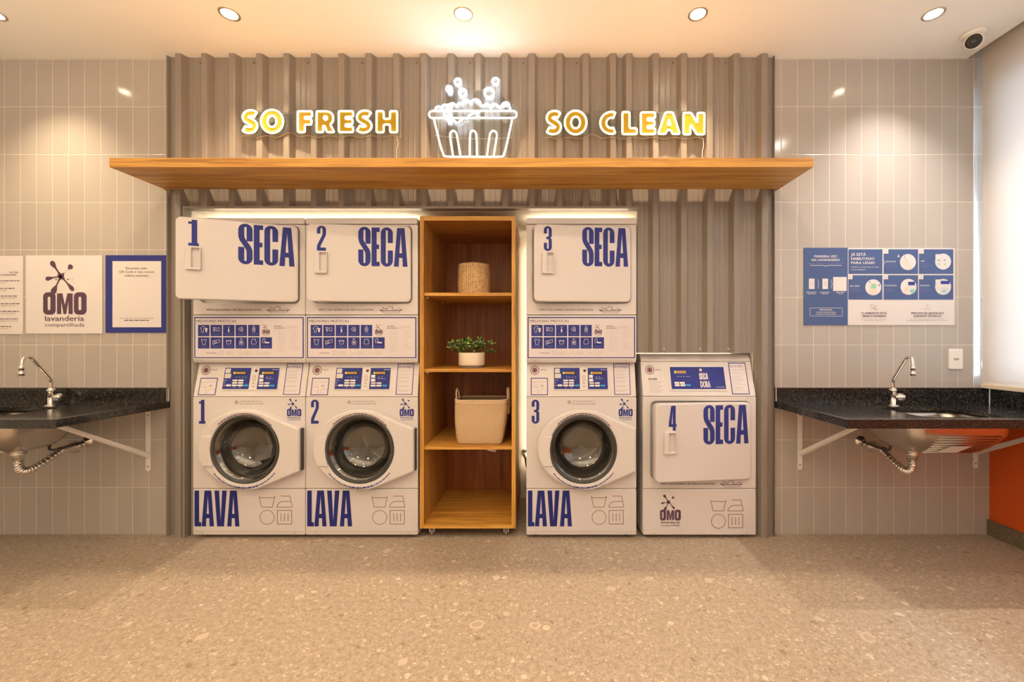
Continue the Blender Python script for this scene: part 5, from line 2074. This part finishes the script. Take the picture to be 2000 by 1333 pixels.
b.greek(U(250), U(460), V(805), .0035, y2, 'paper_white', 3)
b.greek(U(240), U(470), V(826), .0035, y2, 'paper_white', 4)
tx('JÁ ESTÁ', 635, 176, 32, 'paper_white', 166)
tx('HABILITADO', 635, 222, 30, 'paper_white', 258)
tx('PARA USAR?', 635, 268, 30, 'paper_white', 264)
tx('Confira as instruções ao lado', 635, 307, 15, 'paper_white', 308, bold=0)
tx('e boa lavagem!', 635, 336, 15, 'paper_white', 160, bold=0)
b.line([(U(992), V(200)), (U(994), V(225)), (U(1015), V(248)), (U(994), V(280))], .0022, y2, 'paper_white')
for s_, u, v, w in (('RECARGA', 1025, 247, 112), ('APP', 1410, 243, 46), ('QR CODE', 622, 520, 105), ('PROGRAMA', 1006, 515, 140), ('PRONTO!', 1406, 515, 100)):
    tx(s_, u, v, 16, 'paper_white', w)
    for k in range(3):
        b.greek(U(u), U(u + 90 + 35 * ((k + u) % 2)), V(v + 22 + k * 19), .0028, y2, 'navy_light', k + u)
for cu, cv, sq in ((1268, 245, 0), (1660, 240, 1), (882, 527, 0), (1275, 522, 0), (1660, 522, 1)):
    r = 89
    c = (U(cu), V(cv))
    rr = U(r) - U(0)
    b.flat([circ(c[0], c[1], rr, 40)], y2, 'paper_white')
    if sq:
        b.flat([rect(U(cu - 85), U(cu), V(cv), V(cv - 82))], y2 - .0001, 'paper_white')
# what the circles show: hand with a card, two phones, a phone at a machine, a keypad, a washer
b.flat([[(U(p[0]), V(p[1])) for p in catmull([(1218, 270), (1250, 240), (1300, 260), (1320, 300), (1290, 330), (1250, 320)], 4)]], y3, 'skin_print')
b.line([(U(1218), V(158)), (U(1256), V(242))], .004, y4, 'grey_print')
b.flat([[(U(1150), V(190)), (U(1175), V(190)), (U(1163), V(158))]], y3, 'paper_white')
for a in (1612, 1682):
    b.flat([circ(U(a), V(268), .0062, 16)], y3, 'green_print')
    b.greek(U(a - 18), U(a + 18), V(225), .004, y3, 'navy_print', a)
b.flat([rect(U(850), U(918), V(600), V(480))], y3, 'skin_print')
b.flat([rect(U(858), U(910), V(540), V(490))], y4, 'green_print')
b.flat([circ(U(945), V(503), .0045, 14)], y3, 'navy_print')
b.flat([circ(U(843), V(468), .004, 14)], y3, 'navy_print')
b.flat([[(U(1205), V(590)), (U(1240), V(520)), (U(1275), V(520)), (U(1250), V(600))]], y3, 'skin_print')
b.flat([rect(U(1270), U(1345), V(505), V(465))], y3, 'navy_print')
b.flat([circ(U(1305), V(565), .0085, 20)], y3, 'teal_print')
b.flat([[(U(p[0]), V(p[1])) for p in ((1330, 532), (1340, 560), (1320, 600), (1300, 600))]], y4, 'green_print')
b.flat([rect(U(1632), U(1730), V(492), V(455))], y3, 'navy_print')
b.flat([circ(U(1672), V(572), .0085, 24), circ(U(1672), V(575), .0045, 20)], y3, 'sky_print')
b.line([(U(1635), V(610)), (U(1640), V(550)), (U(1672), V(528)), (U(1705), V(550)), (U(1715), V(600))], .003, y4, 'teal_print')
# the two notices below
b.line([(U(p[0]), V(p[1])) for p in ((850, 720), (915, 735), (905, 760), (855, 745))], .003, y2, 'grey_print', True)
b.line([(U(p[0]), V(p[1])) for p in ((885, 752), (895, 772), (935, 775))], .003, y2, 'grey_print')
b.line([(U(1485) + .0058 * cos(i * pi / 8), V(730) + .0058 * sin(i * pi / 8)) for i in range(16)], .0025, y2, 'grey_print', True)
b.line([(U(1450), V(782)), (U(1462), V(765)), (U(1508), V(765)), (U(1522), V(782))], .0025, y2, 'grey_print')
tx('O AMBIENTE ESTÁ', 892, 827, 24, 'plum_print', 282, 'C')
tx('SENDO FILMADO', 894, 859, 24, 'plum_print', 264, 'C')
tx('PRECISA DE AJUDA DO', 1485, 827, 24, 'plum_print', 360, 'C')
tx('SUPORTE TÉCNICO?', 1485, 859, 24, 'plum_print', 310, 'C')
for k, (a, c, v) in enumerate(((750, 1030, 880), (780, 1000, 897), (1290, 1670, 880), (1260, 1715, 897))):
    b.greek(U(a), U(c), V(v), .0028, y2, 'grey_print', k)
b.build('print', t)

t = thing('wall_socket', 'white rectangular wall socket plate above the granite backsplash', 'socket', (wx(1865), 0, wz(722)))
b = MB()
hw, hh = (wx(1878.5) - wx(1852)) / 2, wz(682.5) - wz(722)
b.prism([rrect(-hw, hw, 0, hh, .006, 3)], -.010, -.0005, 'white_plastic', bev=0.003)
b.build('plate', t)
b = MB()
b.flat([rrect(-.018, .018, hh / 2 - .008, hh / 2 + .008, .007, 4)], -.0104, 'appliance_trim')
for x in (-.009, 0, .009):
    b.flat([circ(x, hh / 2, .0022, 10)], -.0107, 'black_print')
b.build('outlet', t)

# ------------------------------------------------------------------ blind in front of the window
bl = thing('roller_blind', 'cream roller blind covering the window beside the tiled wall', 'blind', (2.752, -1.25, .93))
b = MB()
yb0, yb1 = -4.95, -.025
b.box(-.0006, .0006, yb0 + 1.25, yb1 + 1.25, .02, CH + .17 - .93, 'blind_fabric')
b.build('fabric', bl)
b = MB()
b.box(-.009, .009, yb0 + 1.25 - .004, yb1 + 1.25 + .004, -.004, .022, 'blind_rail')
b.build('bottom_rail', bl, bevel=0.002)
b = MB()
b.tube([(0, yb0 + 1.25, CH + .2 - .93), (0, yb1 + 1.25, CH + .2 - .93)], .025, 'white_metal', 16)
b.build('roller', bl)
b = MB()
b.tube(catmull([(.012, yb1 + 1.25 + .012, CH + .16 - .93), (.012, yb1 + 1.25 + .012, .30), (.006, yb1 + 1.25 + .014, .16), (.004, yb1 + 1.25 + .012, .12)], 8, False), .0013, 'white_plastic', 6)
b.build('pull_cord', bl)

# ------------------------------------------------------------------ ceiling downlights and camera
names = ['brass rimmed ceiling downlight cut by the photo edge over the left tiles', 'brass rimmed ceiling downlight over the SO FRESH end of the cladding', 'brass rimmed ceiling downlight above the neon washing basket',
         'brass rimmed ceiling downlight over the SO CLEAN sign', 'brass rimmed ceiling downlight nearest the security camera']
for x, lab in zip(LIGHT_X, names):
    t = thing('downlight', lab, 'downlight', (x, LY, CH), 'row of recessed downlights')
    b = MB()
    b.lathe([(.040, .002), (.0395, -.001), (.042, -.004), (.050, -.003), (.0515, -.0002)], 'trim_ring_metal', n=40)
    b.build('trim_ring', t)
    b = MB()
    b.lathe([(.040, .0), (.036, .02), (.030, .045), (.0, .046)], 'reflector', n=32)
    b.build('reflector', t)
    b = MB()
    b.lathe([(.028, .014), (.024, .010), (.012, .007), (0, .006)], 'lamp_glow', n=24)
    b.build('lamp', t)
    lamp('downlight_beam', 'SPOT', (x, LY, CH - .004), 92, WARM if x < 1.5 else COOL, 0.025, spot_size=R(100), spot_blend=1.0)

t = thing('security_camera', 'white dome security camera in the ceiling corner above the blind', 'camera', (2.50, -.215, CH))
b = MB()
b.lathe([(0, 0), (.058, 0), (.058, -.010), (.050, -.018), (0, -.018)], 'white_plastic', n=32)
b.build('mount', t)
dirv = (Vector((0, -D0, CZ)) - Vector((2.50, -.215, CH - .05))).normalized()
q = dirv.to_track_quat('Z', 'Y').to_matrix().to_4x4()
M = Matrix.Translation((0, 0, -.045)) @ q
b = MB()
b.T = M
b.lathe([(0.0, -.046)] + [(.046 * cos(R(a)), .046 * sin(R(a))) for a in range(-80, 31, 10)] + [(.037, .030), (.036, .028)], 'white_plastic', n=32)
b.build('ball', t)
b = MB()
b.T = M
b.lathe([(.0365, .027), (.034, .033), (.014, .036), (.0135, .031), (0, .031)], 'black_print', n=32)
b.lathe([(.0135, .0335), (.011, .0365), (.008, .0335), (0, .0335)], 'gasket_grey', n=20)
b.build('lens', t)
